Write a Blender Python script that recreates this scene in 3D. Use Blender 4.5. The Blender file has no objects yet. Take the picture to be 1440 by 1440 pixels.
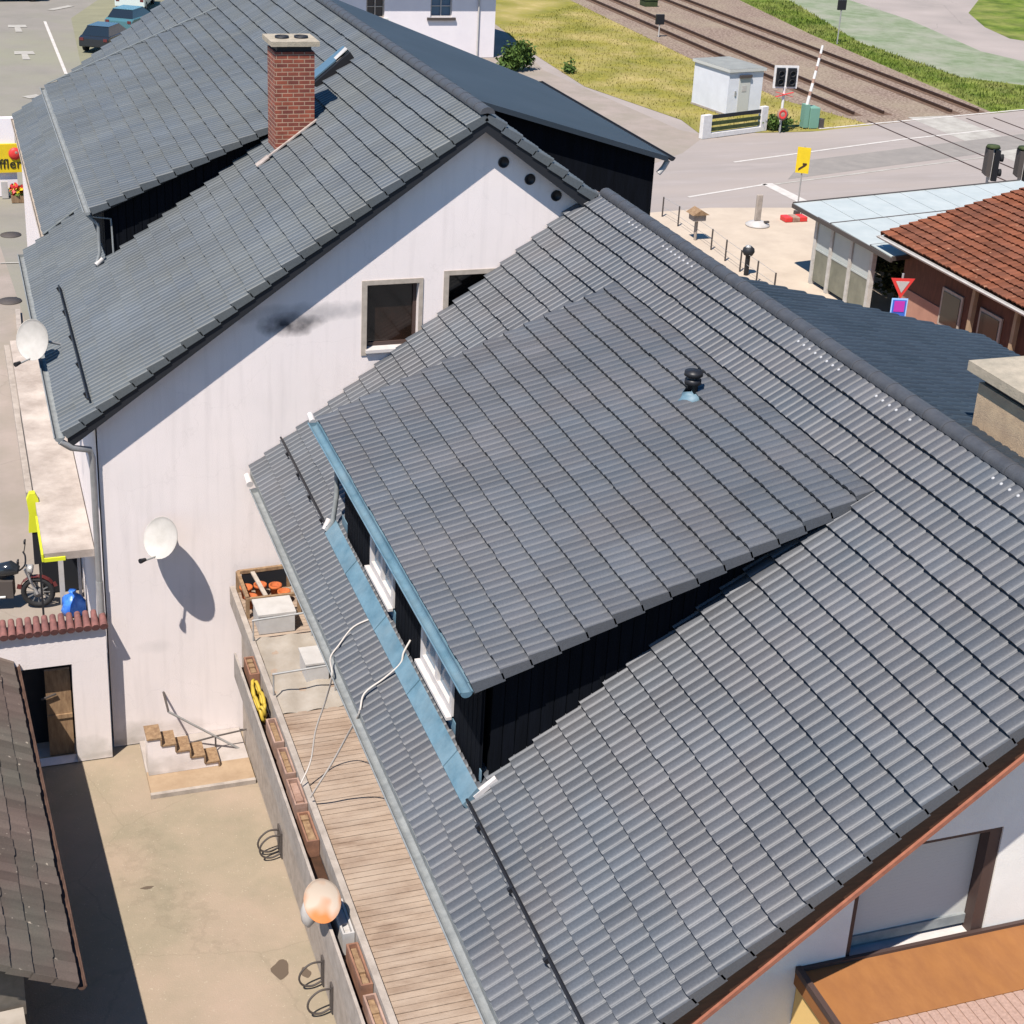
import bpy, bmesh, math, random
from mathutils import Vector, Matrix
random.seed(7)
PI = math.pi
C = bpy.context.scene.collection
SC = bpy.context.scene

# ------------------------------------------------------------------ camera
F, CX, CY = 2254.9, 722.3, 619.9
CAM = Vector((-10.4083, -24.8362, 16.6462))
RX = Vector((0.944622555, -0.324147163, 0.051155106))
RY = Vector((-0.083783471, -0.388945708, -0.917442950))
RZ = Vector((0.317283089, 0.862351351, -0.394565063))
cd = bpy.data.cameras.new('camera'); cam = bpy.data.objects.new('camera', cd); C.objects.link(cam)
m = Matrix.Identity(4)
for i in range(3):
    m[i][0] = RX[i]; m[i][1] = -RY[i]; m[i][2] = -RZ[i]; m[i][3] = CAM[i]
cam.matrix_world = m
cd.sensor_width = 36; cd.lens = F/1440*36
cd.shift_x = (720-CX)/1440; cd.shift_y = -(720-CY)/1440
cd.clip_start = .1; cd.clip_end = 2000
SC.camera = cam

def at(px, py, z=0.0, ax=2):
    """survey helper: the point of the plane (axis = value) seen at a photo pixel"""
    d = RX*((px-CX)/F)+RY*((py-CY)/F)+RZ
    return CAM+d*((z-CAM[ax])/d[ax])

# ------------------------------------------------------------------ light
SX, SY = .41, .43                       # horizontal travel of sunlight per metre of fall
w = bpy.data.worlds.new('World'); SC.world = w; w.use_nodes = True
nt = w.node_tree; bg = nt.nodes['Background']
sky = nt.nodes.new('ShaderNodeTexSky'); sky.sky_type = 'NISHITA'; sky.sun_disc = False
sky.sun_elevation = math.atan2(1, math.hypot(SX, SY)); sky.sun_rotation = math.atan2(-SX, -SY)
sky.air_density = 1.0; sky.dust_density = .1; sky.ozone_density = 3.5
hs = nt.nodes.new('ShaderNodeHueSaturation'); hs.inputs['Saturation'].default_value = 1.3
nt.links.new(sky.outputs[0], hs.inputs['Color']); nt.links.new(hs.outputs[0], bg.inputs[0]); bg.inputs[1].default_value = .086
sl = bpy.data.lights.new('sun', 'SUN'); sl.energy = 4.7; sl.angle = math.radians(.5); sl.color = (1, .93, .85)
so = bpy.data.objects.new('sun', sl); C.objects.link(so)
so.rotation_euler = Vector((SX, SY, -1)).to_track_quat('-Z', 'Y').to_euler(); so.location = (-20, -30, 60)
SC.view_settings.view_transform = 'Standard'; SC.view_settings.look = 'None'
SC.view_settings.gamma = 1; SC.view_settings.exposure = .90
SC.render.engine = 'CYCLES'

# ------------------------------------------------------------------ materials
def N(nt, t, **k):
    n = nt.nodes.new(t)
    for a, b in k.items(): setattr(n, a, b)
    return n
def mat(name, col, rough=.8, col2=None, scale=4.0, detail=6.0, contrast=(.35, .65), metal=0.0, spec=.3, bump=0.0,
        bscale=40.0, speck=None, speck_scale=30., speck_lim=.62, stretch=None, big=None, big_scale=.6, big_amt=.35, crack=None):
    M = bpy.data.materials.new(name); M.use_nodes = True; t = M.node_tree; L = t.links.new
    b = t.nodes['Principled BSDF']; b.inputs['Roughness'].default_value = rough
    b.inputs['Metallic'].default_value = metal; b.inputs['Specular IOR Level'].default_value = spec
    geo = N(t, 'ShaderNodeNewGeometry'); pos = geo.outputs['Position']
    if stretch:
        mp = N(t, 'ShaderNodeMapping'); mp.inputs['Scale'].default_value = stretch; L(pos, mp.inputs[0]); pos = mp.outputs[0]
    def noise(sc, det=6.0):
        n = N(t, 'ShaderNodeTexNoise'); n.inputs['Scale'].default_value = sc; n.inputs['Detail'].default_value = det
        n.inputs['Roughness'].default_value = .65; L(pos, n.inputs['Vector']); return n
    def ramp(src, lo, hi):
        r = N(t, 'ShaderNodeMapRange'); r.inputs['From Min'].default_value = lo; r.inputs['From Max'].default_value = hi
        L(src, r.inputs['Value']); return r.outputs[0]
    def mix(f, a, c):
        x = N(t, 'ShaderNodeMix', data_type='RGBA')
        if isinstance(f, float): x.inputs[0].default_value = f
        else: L(f, x.inputs[0])
        for i, v in ((6, a), (7, c)):
            if isinstance(v, tuple): x.inputs[i].default_value = (*v, 1)
            else: L(v, x.inputs[i])
        return x.outputs[2]
    cur = tuple(col)
    if col2: cur = mix(ramp(noise(scale, detail).outputs['Fac'], *contrast), tuple(col), tuple(col2))
    if big:
        f = ramp(noise(big_scale, 5).outputs['Fac'], .42, .68)
        mm = N(t, 'ShaderNodeMath', operation='MULTIPLY'); L(f, mm.inputs[0]); mm.inputs[1].default_value = big_amt
        cur = mix(mm.outputs[0], cur, tuple(big))
    if speck:
        f = ramp(noise(speck_scale, 2).outputs['Fac'], speck_lim, speck_lim+.03)
        cur = mix(f, cur, tuple(speck))
    if crack:
        vo = N(t, 'ShaderNodeTexVoronoi', feature='DISTANCE_TO_EDGE'); vo.inputs['Scale'].default_value = crack[0]
        ad = N(t, 'ShaderNodeVectorMath', operation='MULTIPLY_ADD'); L(noise(2.2, 6).outputs['Color'], ad.inputs[0]); ad.inputs[1].default_value = (.25, .25, .25); L(pos, ad.inputs[2]); L(ad.outputs[0], vo.inputs['Vector'])
        mm = N(t, 'ShaderNodeMapRange'); mm.inputs['From Min'].default_value = crack[1]; mm.inputs['From Max'].default_value = 0; mm.inputs['To Max'].default_value = crack[2]; L(vo.outputs['Distance'], mm.inputs['Value'])
        cur = mix(mm.outputs[0], cur, tuple(c*.45 for c in col))
    if isinstance(cur, tuple): b.inputs['Base Color'].default_value = (*cur, 1)
    else: L(cur, b.inputs['Base Color'])
    if bump:
        bp = N(t, 'ShaderNodeBump'); bp.inputs['Strength'].default_value = bump; bp.inputs['Distance'].default_value = .02
        L(noise(bscale, 4).outputs['Fac'], bp.inputs['Height']); L(bp.outputs[0], b.inputs['Normal'])
    M['_mix'] = 0
    return M

def tile_mat(name, base, var=.25, rough=.45, tint=None, speck=None, lim=.66, sps=18., spec=.35):
    """roof tile: every tile (one UV cell) has its own slight tone"""
    M = bpy.data.materials.new(name); M.use_nodes = True; t = M.node_tree; L = t.links.new
    b = t.nodes['Principled BSDF']; b.inputs['Roughness'].default_value = rough; b.inputs['Specular IOR Level'].default_value = spec
    uv = N(t, 'ShaderNodeUVMap'); fl = N(t, 'ShaderNodeVectorMath', operation='FLOOR'); L(uv.outputs[0], fl.inputs[0])
    wn = N(t, 'ShaderNodeTexWhiteNoise', noise_dimensions='2D'); L(fl.outputs[0], wn.inputs['Vector'])
    geo = N(t, 'ShaderNodeNewGeometry')
    n1 = N(t, 'ShaderNodeTexNoise'); n1.inputs['Scale'].default_value = .55; n1.inputs['Detail'].default_value = 5; L(geo.outputs['Position'], n1.inputs['Vector'])
    n2 = N(t, 'ShaderNodeTexNoise'); n2.inputs['Scale'].default_value = 45; n2.inputs['Detail'].default_value = 4; L(geo.outputs['Position'], n2.inputs['Vector'])
    a = N(t, 'ShaderNodeMath', operation='MULTIPLY_ADD'); L(wn.outputs['Value'], a.inputs[0]); a.inputs[1].default_value = var; a.inputs[2].default_value = 1-var*.5
    a2 = N(t, 'ShaderNodeMath', operation='MULTIPLY_ADD'); L(n1.outputs['Fac'], a2.inputs[0]); a2.inputs[1].default_value = .55; a2.inputs[2].default_value = .72
    a3 = N(t, 'ShaderNodeMath', operation='MULTIPLY_ADD'); L(n2.outputs['Fac'], a3.inputs[0]); a3.inputs[1].default_value = .5; a3.inputs[2].default_value = .75
    p = N(t, 'ShaderNodeMath', operation='MULTIPLY'); L(a.outputs[0], p.inputs[0]); L(a2.outputs[0], p.inputs[1])
    p2 = N(t, 'ShaderNodeMath', operation='MULTIPLY'); L(p.outputs[0], p2.inputs[0]); L(a3.outputs[0], p2.inputs[1])
    mx = N(t, 'ShaderNodeMix', data_type='RGBA'); mx.inputs[6].default_value = (*base, 1); mx.inputs[7].default_value = (*(tint or base), 1)
    n3 = N(t, 'ShaderNodeTexNoise'); n3.inputs['Scale'].default_value = .9; L(geo.outputs['Position'], n3.inputs['Vector'])
    r3 = N(t, 'ShaderNodeMapRange'); r3.inputs['From Min'].default_value = .35; r3.inputs['From Max'].default_value = .65; L(n3.outputs['Fac'], r3.inputs['Value'])
    L(r3.outputs[0], mx.inputs[0])
    sc = N(t, 'ShaderNodeVectorMath', operation='SCALE'); L(mx.outputs[2], sc.inputs[0]); L(p2.outputs[0], sc.inputs['Scale'])
    out = sc.outputs[0]
    if speck:
        n4 = N(t, 'ShaderNodeTexNoise'); n4.inputs['Scale'].default_value = sps; n4.inputs['Detail'].default_value = 3; L(geo.outputs['Position'], n4.inputs['Vector'])
        r4 = N(t, 'ShaderNodeMapRange'); r4.inputs['From Min'].default_value = lim; r4.inputs['From Max'].default_value = lim+.06; L(n4.outputs['Fac'], r4.inputs['Value'])
        m4 = N(t, 'ShaderNodeMix', data_type='RGBA'); L(r4.outputs[0], m4.inputs[0]); L(out, m4.inputs[6]); m4.inputs[7].default_value = (*speck, 1); out = m4.outputs[2]
    mp = N(t, 'ShaderNodeMapping'); mp.inputs['Scale'].default_value = (.5, 5.5, .5); L(geo.outputs['Position'], mp.inputs[0])
    n5 = N(t, 'ShaderNodeTexNoise'); n5.inputs['Scale'].default_value = 1.0; n5.inputs['Detail'].default_value = 6; L(mp.outputs[0], n5.inputs['Vector'])
    r5 = N(t, 'ShaderNodeMapRange'); r5.inputs['From Min'].default_value = .35; r5.inputs['From Max'].default_value = .7; r5.inputs['To Min'].default_value = .93; r5.inputs['To Max'].default_value = 1.07; L(n5.outputs['Fac'], r5.inputs['Value'])
    s5 = N(t, 'ShaderNodeVectorMath', operation='SCALE'); L(out, s5.inputs[0]); L(r5.outputs[0], s5.inputs['Scale']); out = s5.outputs[0]
    L(out, b.inputs['Base Color'])
    bp = N(t, 'ShaderNodeBump'); bp.inputs['Strength'].default_value = .25; bp.inputs['Distance'].default_value = .004
    L(n2.outputs['Fac'], bp.inputs['Height']); L(bp.outputs[0], b.inputs['Normal'])
    return M

def brick_mat(name):
    M = bpy.data.materials.new(name); M.use_nodes = True; t = M.node_tree; L = t.links.new
    b = t.nodes['Principled BSDF']; b.inputs['Roughness'].default_value = .9
    geo = N(t, 'ShaderNodeNewGeometry'); sp = N(t, 'ShaderNodeSeparateXYZ'); L(geo.outputs['Position'], sp.inputs[0])
    ad = N(t, 'ShaderNodeMath', operation='ADD'); L(sp.outputs[0], ad.inputs[0]); L(sp.outputs[1], ad.inputs[1])
    cb = N(t, 'ShaderNodeCombineXYZ'); L(ad.outputs[0], cb.inputs[0]); L(sp.outputs[2], cb.inputs[1])
    br = N(t, 'ShaderNodeTexBrick'); L(cb.outputs[0], br.inputs['Vector'])
    br.inputs['Scale'].default_value = 1; br.inputs['Brick Width'].default_value = .21; br.inputs['Row Height'].default_value = .078
    br.inputs['Mortar Size'].default_value = .010; br.inputs['Mortar Smooth'].default_value = .3
    br.inputs['Color1'].default_value = (.21, .050, .026, 1); br.inputs['Color2'].default_value = (.12, .028, .019, 1); br.inputs['Mortar'].default_value = (.30, .19, .13, 1)
    n = N(t, 'ShaderNodeTexNoise'); n.inputs['Scale'].default_value = 5; n.inputs['Detail'].default_value = 6; L(geo.outputs['Position'], n.inputs['Vector'])
    r = N(t, 'ShaderNodeMapRange'); r.inputs['To Min'].default_value = .55; r.inputs['To Max'].default_value = 1.45; L(n.outputs['Fac'], r.inputs['Value'])
    sc = N(t, 'ShaderNodeVectorMath', operation='SCALE'); L(br.outputs['Color'], sc.inputs[0]); L(r.outputs[0], sc.inputs['Scale']); L(sc.outputs[0], b.inputs['Base Color'])
    bp = N(t, 'ShaderNodeBump'); bp.invert = True; bp.inputs['Strength'].default_value = .8; bp.inputs['Distance'].default_value = .012; L(br.outputs['Fac'], bp.inputs['Height']); L(bp.outputs[0], b.inputs['Normal'])
    return M

def stain_wall(name, col, spots, col2=None):
    """plaster with a few real stains at fixed places: (x, z, rx, rz, colour, amount)"""
    M = mat(name, col, .9, col2 or tuple(c*.93 for c in col), 1.2, 8, (.3, .75), spec=.15, bump=.25, bscale=55)
    t = M.node_tree; L = t.links.new; b = t.nodes['Principled BSDF']; src = b.inputs['Base Color'].links[0].from_socket
    geo = N(t, 'ShaderNodeNewGeometry'); sp = N(t, 'ShaderNodeSeparateXYZ'); L(geo.outputs['Position'], sp.inputs[0])
    nz = N(t, 'ShaderNodeTexNoise'); nz.inputs['Scale'].default_value = 3.5; nz.inputs['Detail'].default_value = 7; L(geo.outputs['Position'], nz.inputs['Vector'])
    mp = N(t, 'ShaderNodeMapping'); mp.inputs['Scale'].default_value = (4.5, 4.5, .35); L(geo.outputs['Position'], mp.inputs[0])
    ns = N(t, 'ShaderNodeTexNoise'); ns.inputs['Scale'].default_value = 1.6; ns.inputs['Detail'].default_value = 8; L(mp.outputs[0], ns.inputs['Vector'])
    rs = N(t, 'ShaderNodeMapRange'); rs.inputs['From Min'].default_value = .5; rs.inputs['From Max'].default_value = .78; rs.inputs['To Max'].default_value = .38; L(ns.outputs['Fac'], rs.inputs['Value'])
    ms = N(t, 'ShaderNodeMix', data_type='RGBA'); L(rs.outputs[0], ms.inputs[0]); L(src, ms.inputs[6]); ms.inputs[7].default_value = (col[0]*.72, col[1]*.72, col[2]*.72, 1); src = ms.outputs[2]
    vo = N(t, 'ShaderNodeTexVoronoi', feature='DISTANCE_TO_EDGE'); vo.inputs['Scale'].default_value = .55
    ad = N(t, 'ShaderNodeVectorMath', operation='MULTIPLY_ADD'); L(nz.outputs['Color'], ad.inputs[0]); ad.inputs[1].default_value = (.5, .5, .5); L(geo.outputs['Position'], ad.inputs[2]); L(ad.outputs[0], vo.inputs['Vector'])
    rv = N(t, 'ShaderNodeMapRange'); rv.inputs['From Min'].default_value = .006; rv.inputs['From Max'].default_value = .0; rv.inputs['To Max'].default_value = .10; L(vo.outputs['Distance'], rv.inputs['Value'])
    mv = N(t, 'ShaderNodeMix', data_type='RGBA'); L(rv.outputs[0], mv.inputs[0]); L(src, mv.inputs[6]); mv.inputs[7].default_value = (.25, .22, .2, 1); src = mv.outputs[2]
    for (x, z, rx, rz, c, amt) in spots:
        def q(o, v, r):
            s = N(t, 'ShaderNodeMath', operation='SUBTRACT'); L(sp.outputs[o], s.inputs[0]); s.inputs[1].default_value = v
            d = N(t, 'ShaderNodeMath', operation='DIVIDE'); L(s.outputs[0], d.inputs[0]); d.inputs[1].default_value = r
            e = N(t, 'ShaderNodeMath', operation='MULTIPLY'); L(d.outputs[0], e.inputs[0]); L(d.outputs[0], e.inputs[1]); return e.outputs[0]
        a = N(t, 'ShaderNodeMath', operation='ADD'); L(q(0, x, rx), a.inputs[0]); L(q(2, z, rz), a.inputs[1])
        n2 = N(t, 'ShaderNodeMath', operation='MULTIPLY_ADD'); L(nz.outputs['Fac'], n2.inputs[0]); n2.inputs[1].default_value = 1.6; L(a.outputs[0], n2.inputs[2])
        r = N(t, 'ShaderNodeMapRange'); r.inputs['From Min'].default_value = 1.75; r.inputs['From Max'].default_value = .7; r.inputs['To Min'].default_value = 0; r.inputs['To Max'].default_value = amt
        L(n2.outputs[0], r.inputs['Value'])
        mx = N(t, 'ShaderNodeMix', data_type='RGBA'); L(r.outputs[0], mx.inputs[0]); L(src, mx.inputs[6]); mx.inputs[7].default_value = (*c, 1); src = mx.outputs[2]
    L(src, b.inputs['Base Color'])
    return M

MT = {}
MT['tile'] = tile_mat('grey_roof_tile', (.066, .0735, .084), .18, .5, (.075, .076, .082), (.115, .118, .105), .74, 7., .35)
MT['tile_far'] = tile_mat('weathered_roof_tile', (.070, .080, .089), .13, .55, (.074, .081, .082), (.11, .115, .10), .73, 6., .35)
MT['cap'] = mat('ridge_tile', (.060, .0625, .069), .6, (.046, .048, .054), 9, bump=.2)
MT['slate'] = mat('dark_slate', (.0035, .0045, .0075), .85, (.002, .0026, .004), 14, spec=.08, stretch=(1, 1, .1), bump=.3, bscale=25)
MT['slate_roof'] = tile_mat('slate_roof', (.020, .028, .038), .25, .6, (.017, .025, .034))
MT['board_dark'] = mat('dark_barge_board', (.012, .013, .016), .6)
MT['board_brown'] = mat('brown_barge_board', (.06, .028, .015), .6, (.035, .018, .01), 6, stretch=(1, 1, 6))
MT['board_orange'] = mat('orange_verge_lath', (.26, .10, .06), .7, (.19, .07, .045), 8)
MT['zinc'] = mat('zinc_sheet', (.105, .185, .235), .55, (.06, .12, .16), 3.5, metal=.0, spec=.35, bump=.25, bscale=6, big=(.15, .20, .225), big_scale=1.1, big_amt=.6)
MT['zinc_grey'] = mat('zinc_gutter', (.215, .225, .222), .5, (.15, .16, .162), 7, metal=.0, spec=.3)
MT['white_paint'] = mat('white_paint', (.50, .465, .445), .55, (.42, .39, .37), 5)
MT['plaster_a'] = stain_wall('white_plaster_stained', (.675, .605, .58), [
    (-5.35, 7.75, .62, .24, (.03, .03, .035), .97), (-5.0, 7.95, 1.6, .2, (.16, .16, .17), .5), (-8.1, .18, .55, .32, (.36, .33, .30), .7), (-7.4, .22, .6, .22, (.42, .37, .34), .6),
    (-7.75, 1.95, .35, .16, (.42, .39, .375), .35), (-3.55, 6.85, .55, .35, (.45, .41, .39), .4), (-6.9, 2.9, .3, .3, (.5, .46, .44), .3), (-8.3, .06, 1.0, .10, (.30, .27, .24), .7), (-9.0, .2, .5, .35, (.36, .34, .31), .6)], (.63, .57, .545))
MT['plaster_b'] = mat('white_plaster', (.62, .60, .56), .9, (.56, .545, .51), 1.5, bump=.25, bscale=60, spec=.15)
MT['hut_panel'] = mat('hut_panel', (.56, .57, .60), .7, (.50, .51, .54), 1.5)
MT['plaster_c'] = mat('white_far_plaster', (.64, .595, .60), .9, (.60, .56, .57), 1.0, spec=.15)
MT['brick'] = brick_mat('chimney_brick')
MT['cap_stone'] = mat('chimney_cap_stone', (.34, .29, .22), .9, (.24, .21, .16), 5, bump=.4)
MT['tan_render'] = mat('tan_render', (.42, .31, .20), .95, (.33, .24, .16), 6, bump=.5, bscale=70)
MT['black'] = mat('black_plastic', (.012, .012, .014), .45)
MT['rubber'] = mat('rubber', (.016, .016, .017), .8)
MT['glass'] = mat('window_glass', (.012, .018, .024), .06, spec=.6)
MT['glass_brown'] = mat('dark_brown_glass', (.02, .011, .008), .12, (.012, .008, .006), 3, spec=.5)
MT['blue_glass'] = mat('blue_glass', (.05, .12, .18), .12, spec=.5)
MT['shutter'] = mat('grey_roller_shutter', (.43, .43, .40), .6, (.40, .40, .375), 20, stretch=(1, 1, 14))
MT['frame_brown'] = mat('brown_window_frame', (.055, .035, .03), .5)
MT['frame_grey'] = mat('grey_reveal', (.36, .31, .26), .8, (.28, .24, .2), 8)
MT['concrete'] = mat('courtyard_concrete', (.262, .212, .152), .95, (.195, .168, .118), .9, 9, (.3, .7), spec=.1, bump=.3, bscale=35, big=(.30, .225, .17), big_scale=.35, big_amt=.8, speck=(.33, .28, .21), speck_scale=26., speck_lim=.68, crack=(.33, .006, .2))
MT['deck'] = mat('stained_terrace_deck', (.30, .228, .172), .9, (.185, .128, .092), 1.6, 12, (.36, .66), stretch=(1.2, 3.5, 1), spec=.1, bump=.4, bscale=20, big=(.33, .265, .21), big_scale=.5, big_amt=.7)
MT['kerb'] = mat('pale_kerb', (.33, .285, .245), .9, (.24, .205, .175), 5, bump=.3)
MT['asphalt'] = mat('pale_asphalt', (.265, .228, .205), .95, (.215, .19, .172), .8, 9, (.3, .7), spec=.12, bump=.2, bscale=60, big=(.31, .265, .24), big_scale=.2, big_amt=.8, crack=(.14, .005, .3))
MT['asphalt2'] = mat('grey_car_park', (.205, .185, .162), .95, (.17, .158, .135), .5, 9, (.3, .7), spec=.12, big=(.20, .195, .14), big_scale=.1, big_amt=.8)
MT['lot_green'] = mat('grass_paver_bays', (.20, .19, .125), .95, (.155, .15, .10), .9, 9, (.3, .7), stretch=(.5, 1.5, 1), spec=.1)
MT['path'] = mat('worn_path', (.27, .225, .195), .95, (.20, .17, .145), .6, 9, (.3, .7), spec=.1, big=(.22, .195, .15), big_scale=.3, big_amt=.6, crack=(.2, .005, .25))
MT['paving'] = mat('cream_paving', (.42, .35, .275), .95, (.34, .28, .22), .7, 9, (.3, .7), spec=.1, bump=.15)
MT['pinkpave'] = mat('pink_paving', (.36, .20, .145), .95, (.30, .165, .12), 2, spec=.1)
MT['ballast'] = mat('ballast', (.28, .215, .17), .95, (.085, .055, .042), 6.5, 6, (.36, .64), spec=.08, bump=.9, bscale=9, big=(.24, .20, .14), big_scale=.25, big_amt=.6)
MT['grass'] = mat('dry_grass', (.225, .195, .045), .95, (.095, .105, .018), .7, 12, (.36, .62), spec=.05, bump=.9, bscale=4, big=(.34, .265, .11), big_scale=.35, big_amt=.9)
MT['grass2'] = mat('lush_grass', (.13, .17, .028), .95, (.045, .075, .012), .7, 12, (.36, .62), spec=.05, bump=.9, bscale=4, big=(.21, .20, .07), big_scale=.3, big_amt=.6)
MT['bank'] = mat('sparse_bank', (.19, .215, .145), .95, (.12, .155, .085), .8, 12, (.36, .64), spec=.05, big=(.24, .235, .19), big_scale=.3, big_amt=.8)
MT['rail'] = mat('rusty_rail', (.050, .024, .013), .6, (.03, .015, .01), 3)
MT['rust_strip'] = mat('rust_stained_ballast', (.12, .072, .045), .95, (.075, .045, .03), 3, 8)
MT['marking'] = mat('road_paint', (.47, .44, .40), .8, (.34, .31, .28), 2.5, 8, (.35, .75))
MT['marking_old'] = mat('worn_road_paint', (.34, .32, .28), .85, (.25, .23, .20), 1.5, 8)
MT['lead'] = mat('dark_iron', (.06, .05, .045), .7)
MT['barn_tile'] = tile_mat('lichen_roof_tile', (.105, .078, .066), .4, .85, (.098, .088, .072), (.34, .29, .23), .69, 9., .1)
MT['red_tile'] = tile_mat('red_roof_tile', (.165, .058, .031), .45, .9, (.125, .05, .031), (.28, .14, .085), .66, 5., .1)
MT['wood'] = mat('weathered_wood', (.26, .17, .095), .85, (.15, .09, .05), 5, stretch=(3, 3, .6))
MT['wood_red'] = mat('red_brown_boards', (.11, .045, .028), .85, (.07, .03, .02), 5, stretch=(2, 2, .4))
MT['wood_pale'] = mat('pale_wood', (.31, .225, .145), .85, (.25, .175, .11), 3)
MT['orange_board'] = mat('orange_brown_boards', (.245, .105, .034), .8, (.20, .082, .028), 2.2, stretch=(3, 1.2, 1), big=(.22, .09, .025), big_scale=1.2, big_amt=.5)
MT['pink_tile'] = mat('pink_edge_tile', (.34, .225, .18), .9, (.25, .165, .13), 30)
MT['ochre'] = mat('ochre_side', (.62, .42, .16), .8)
MT['terracotta'] = mat('terracotta', (.26, .13, .08), .9, (.14, .07, .045), 4)
MT['rosy'] = mat('rosy_planter', (.34, .225, .175), .9, (.19, .11, .08), 3.5)
MT['orange'] = mat('orange_pots', (.46, .12, .03), .8, (.24, .06, .02), 9)
MT['yellow'] = mat('yellow_paint', (.58, .42, .012), .6, (.50, .36, .012), 3)
MT['lemon'] = mat('lemon_sign', (.50, .52, .02), .6)
MT['hose'] = mat('yellow_hose', (.40, .28, .035), .5)
MT['red'] = mat('red_paint', (.50, .035, .03), .5)
MT['magenta'] = mat('magenta_print', (.36, .03, .30), .5)
MT['blue'] = mat('blue_paint', (.03, .10, .42), .5)
MT['bagblue'] = mat('blue_plastic', (.015, .09, .42), .35, (.06, .2, .6), 7)
MT['lightblue'] = mat('light_blue', (.25, .45, .75), .5)
MT['green_metal'] = mat('green_cabinet', (.13, .25, .19), .6)
MT['steel'] = mat('galvanised_steel', (.38, .37, .36), .45, (.3, .3, .29), 6, metal=.4)
MT['greyroof'] = mat('bitumen_flat_roof', (.21, .215, .20), .9, (.17, .175, .165), 2)
MT['canopy'] = mat('stained_canopy_concrete', (.40, .35, .31), .95, (.215, .18, .155), .9, 10, (.36, .66), spec=.1, bump=.3, bscale=30)
MT['shelter_glass'] = mat('pale_glass_roof', (.36, .385, .37), .55, (.31, .34, .33), 1.2, spec=.5)
MT['dull_glass'] = mat('dull_panel', (.17, .17, .13), .3, (.10, .105, .08), 1.5, spec=.5)
MT['leaf'] = mat('bush_leaf', (.07, .115, .018), .8, (.035, .07, .012), 3)
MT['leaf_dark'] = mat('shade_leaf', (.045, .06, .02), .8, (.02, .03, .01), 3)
MT['car_dark'] = mat('dark_car_paint', (.015, .018, .022), .15, spec=.6)
MT['car_teal'] = mat('teal_car_paint', (.05, .13, .15), .2, spec=.6)
MT['car_white'] = mat('pale_van_paint', (.48, .54, .52), .3, spec=.6)
MT['coping'] = mat('red_coping_tile', (.20, .085, .072), .85, (.11, .05, .045), 7)
MT['dish'] = mat('dish_white', (.40, .375, .345), .7, (.33, .31, .28), 3)
MT['dish_rust'] = mat('dish_orange_stain', (.38, .31, .245), .7, (.38, .13, .035), 1.7, 2, (.48, .64))
MT['plastic_white'] = mat('white_plastic', (.40, .38, .36), .5, (.34, .32, .30), 4)
MT['cable'] = mat('pale_cable', (.42, .38, .34), .6)
MT['seam'] = mat('dull_metal_seam', (.16, .17, .165), .7, (.11, .12, .118), 6)
MT['flash_pale'] = mat('mortar_flashing', (.36, .31, .28), .9, (.22, .18, .155), 6)
MT['dark_wall'] = mat('grimy_wall', (.13, .11, .09), .9, (.08, .07, .055), 3)
MT['rust_gutter'] = mat('rusty_gutter', (.09, .05, .035), .8, (.05, .028, .02), 5)
MT['shelter_post'] = mat('dull_white_post', (.44, .42, .39), .7, (.33, .31, .28), 5)
MT['maroon'] = mat('maroon_paint', (.10, .022, .022), .4)
MT['glint'] = mat('pale_glint', (.34, .34, .345), .6)  # pale tone standing for sun glints on the tile ribs
MT['asphalt_patch'] = mat('patched_asphalt', (.215, .195, .175), .95, (.18, .165, .15), 1.2, 9, spec=.1)
MT['landing'] = mat('dusty_landing', (.34, .30, .275), .9, (.27, .235, .21), 2.5)
MT['steel_dark'] = mat('dull_spokes', (.16, .155, .15), .5, (.10, .10, .10), 9)
MT['road_asphalt'] = mat('worn_road_asphalt', (.275, .24, .22), .95, (.205, .182, .166), .5, 10, (.34, .66), spec=.12, bump=.2, bscale=60, stretch=(.45, 2.2, 1), big=(.30, .255, .225), big_scale=.25, big_amt=.7)
MT['bright_white'] = mat('bright_white', (.60, .575, .55), .55, (.50, .48, .46), 6)
MT['sash_glass'] = mat('roof_window_glass', (.07, .115, .15), .2, spec=.4)
MT['film'] = mat('grimy_pale_sheet', (.30, .265, .225), .7, (.235, .20, .16), 2, 6)

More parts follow.
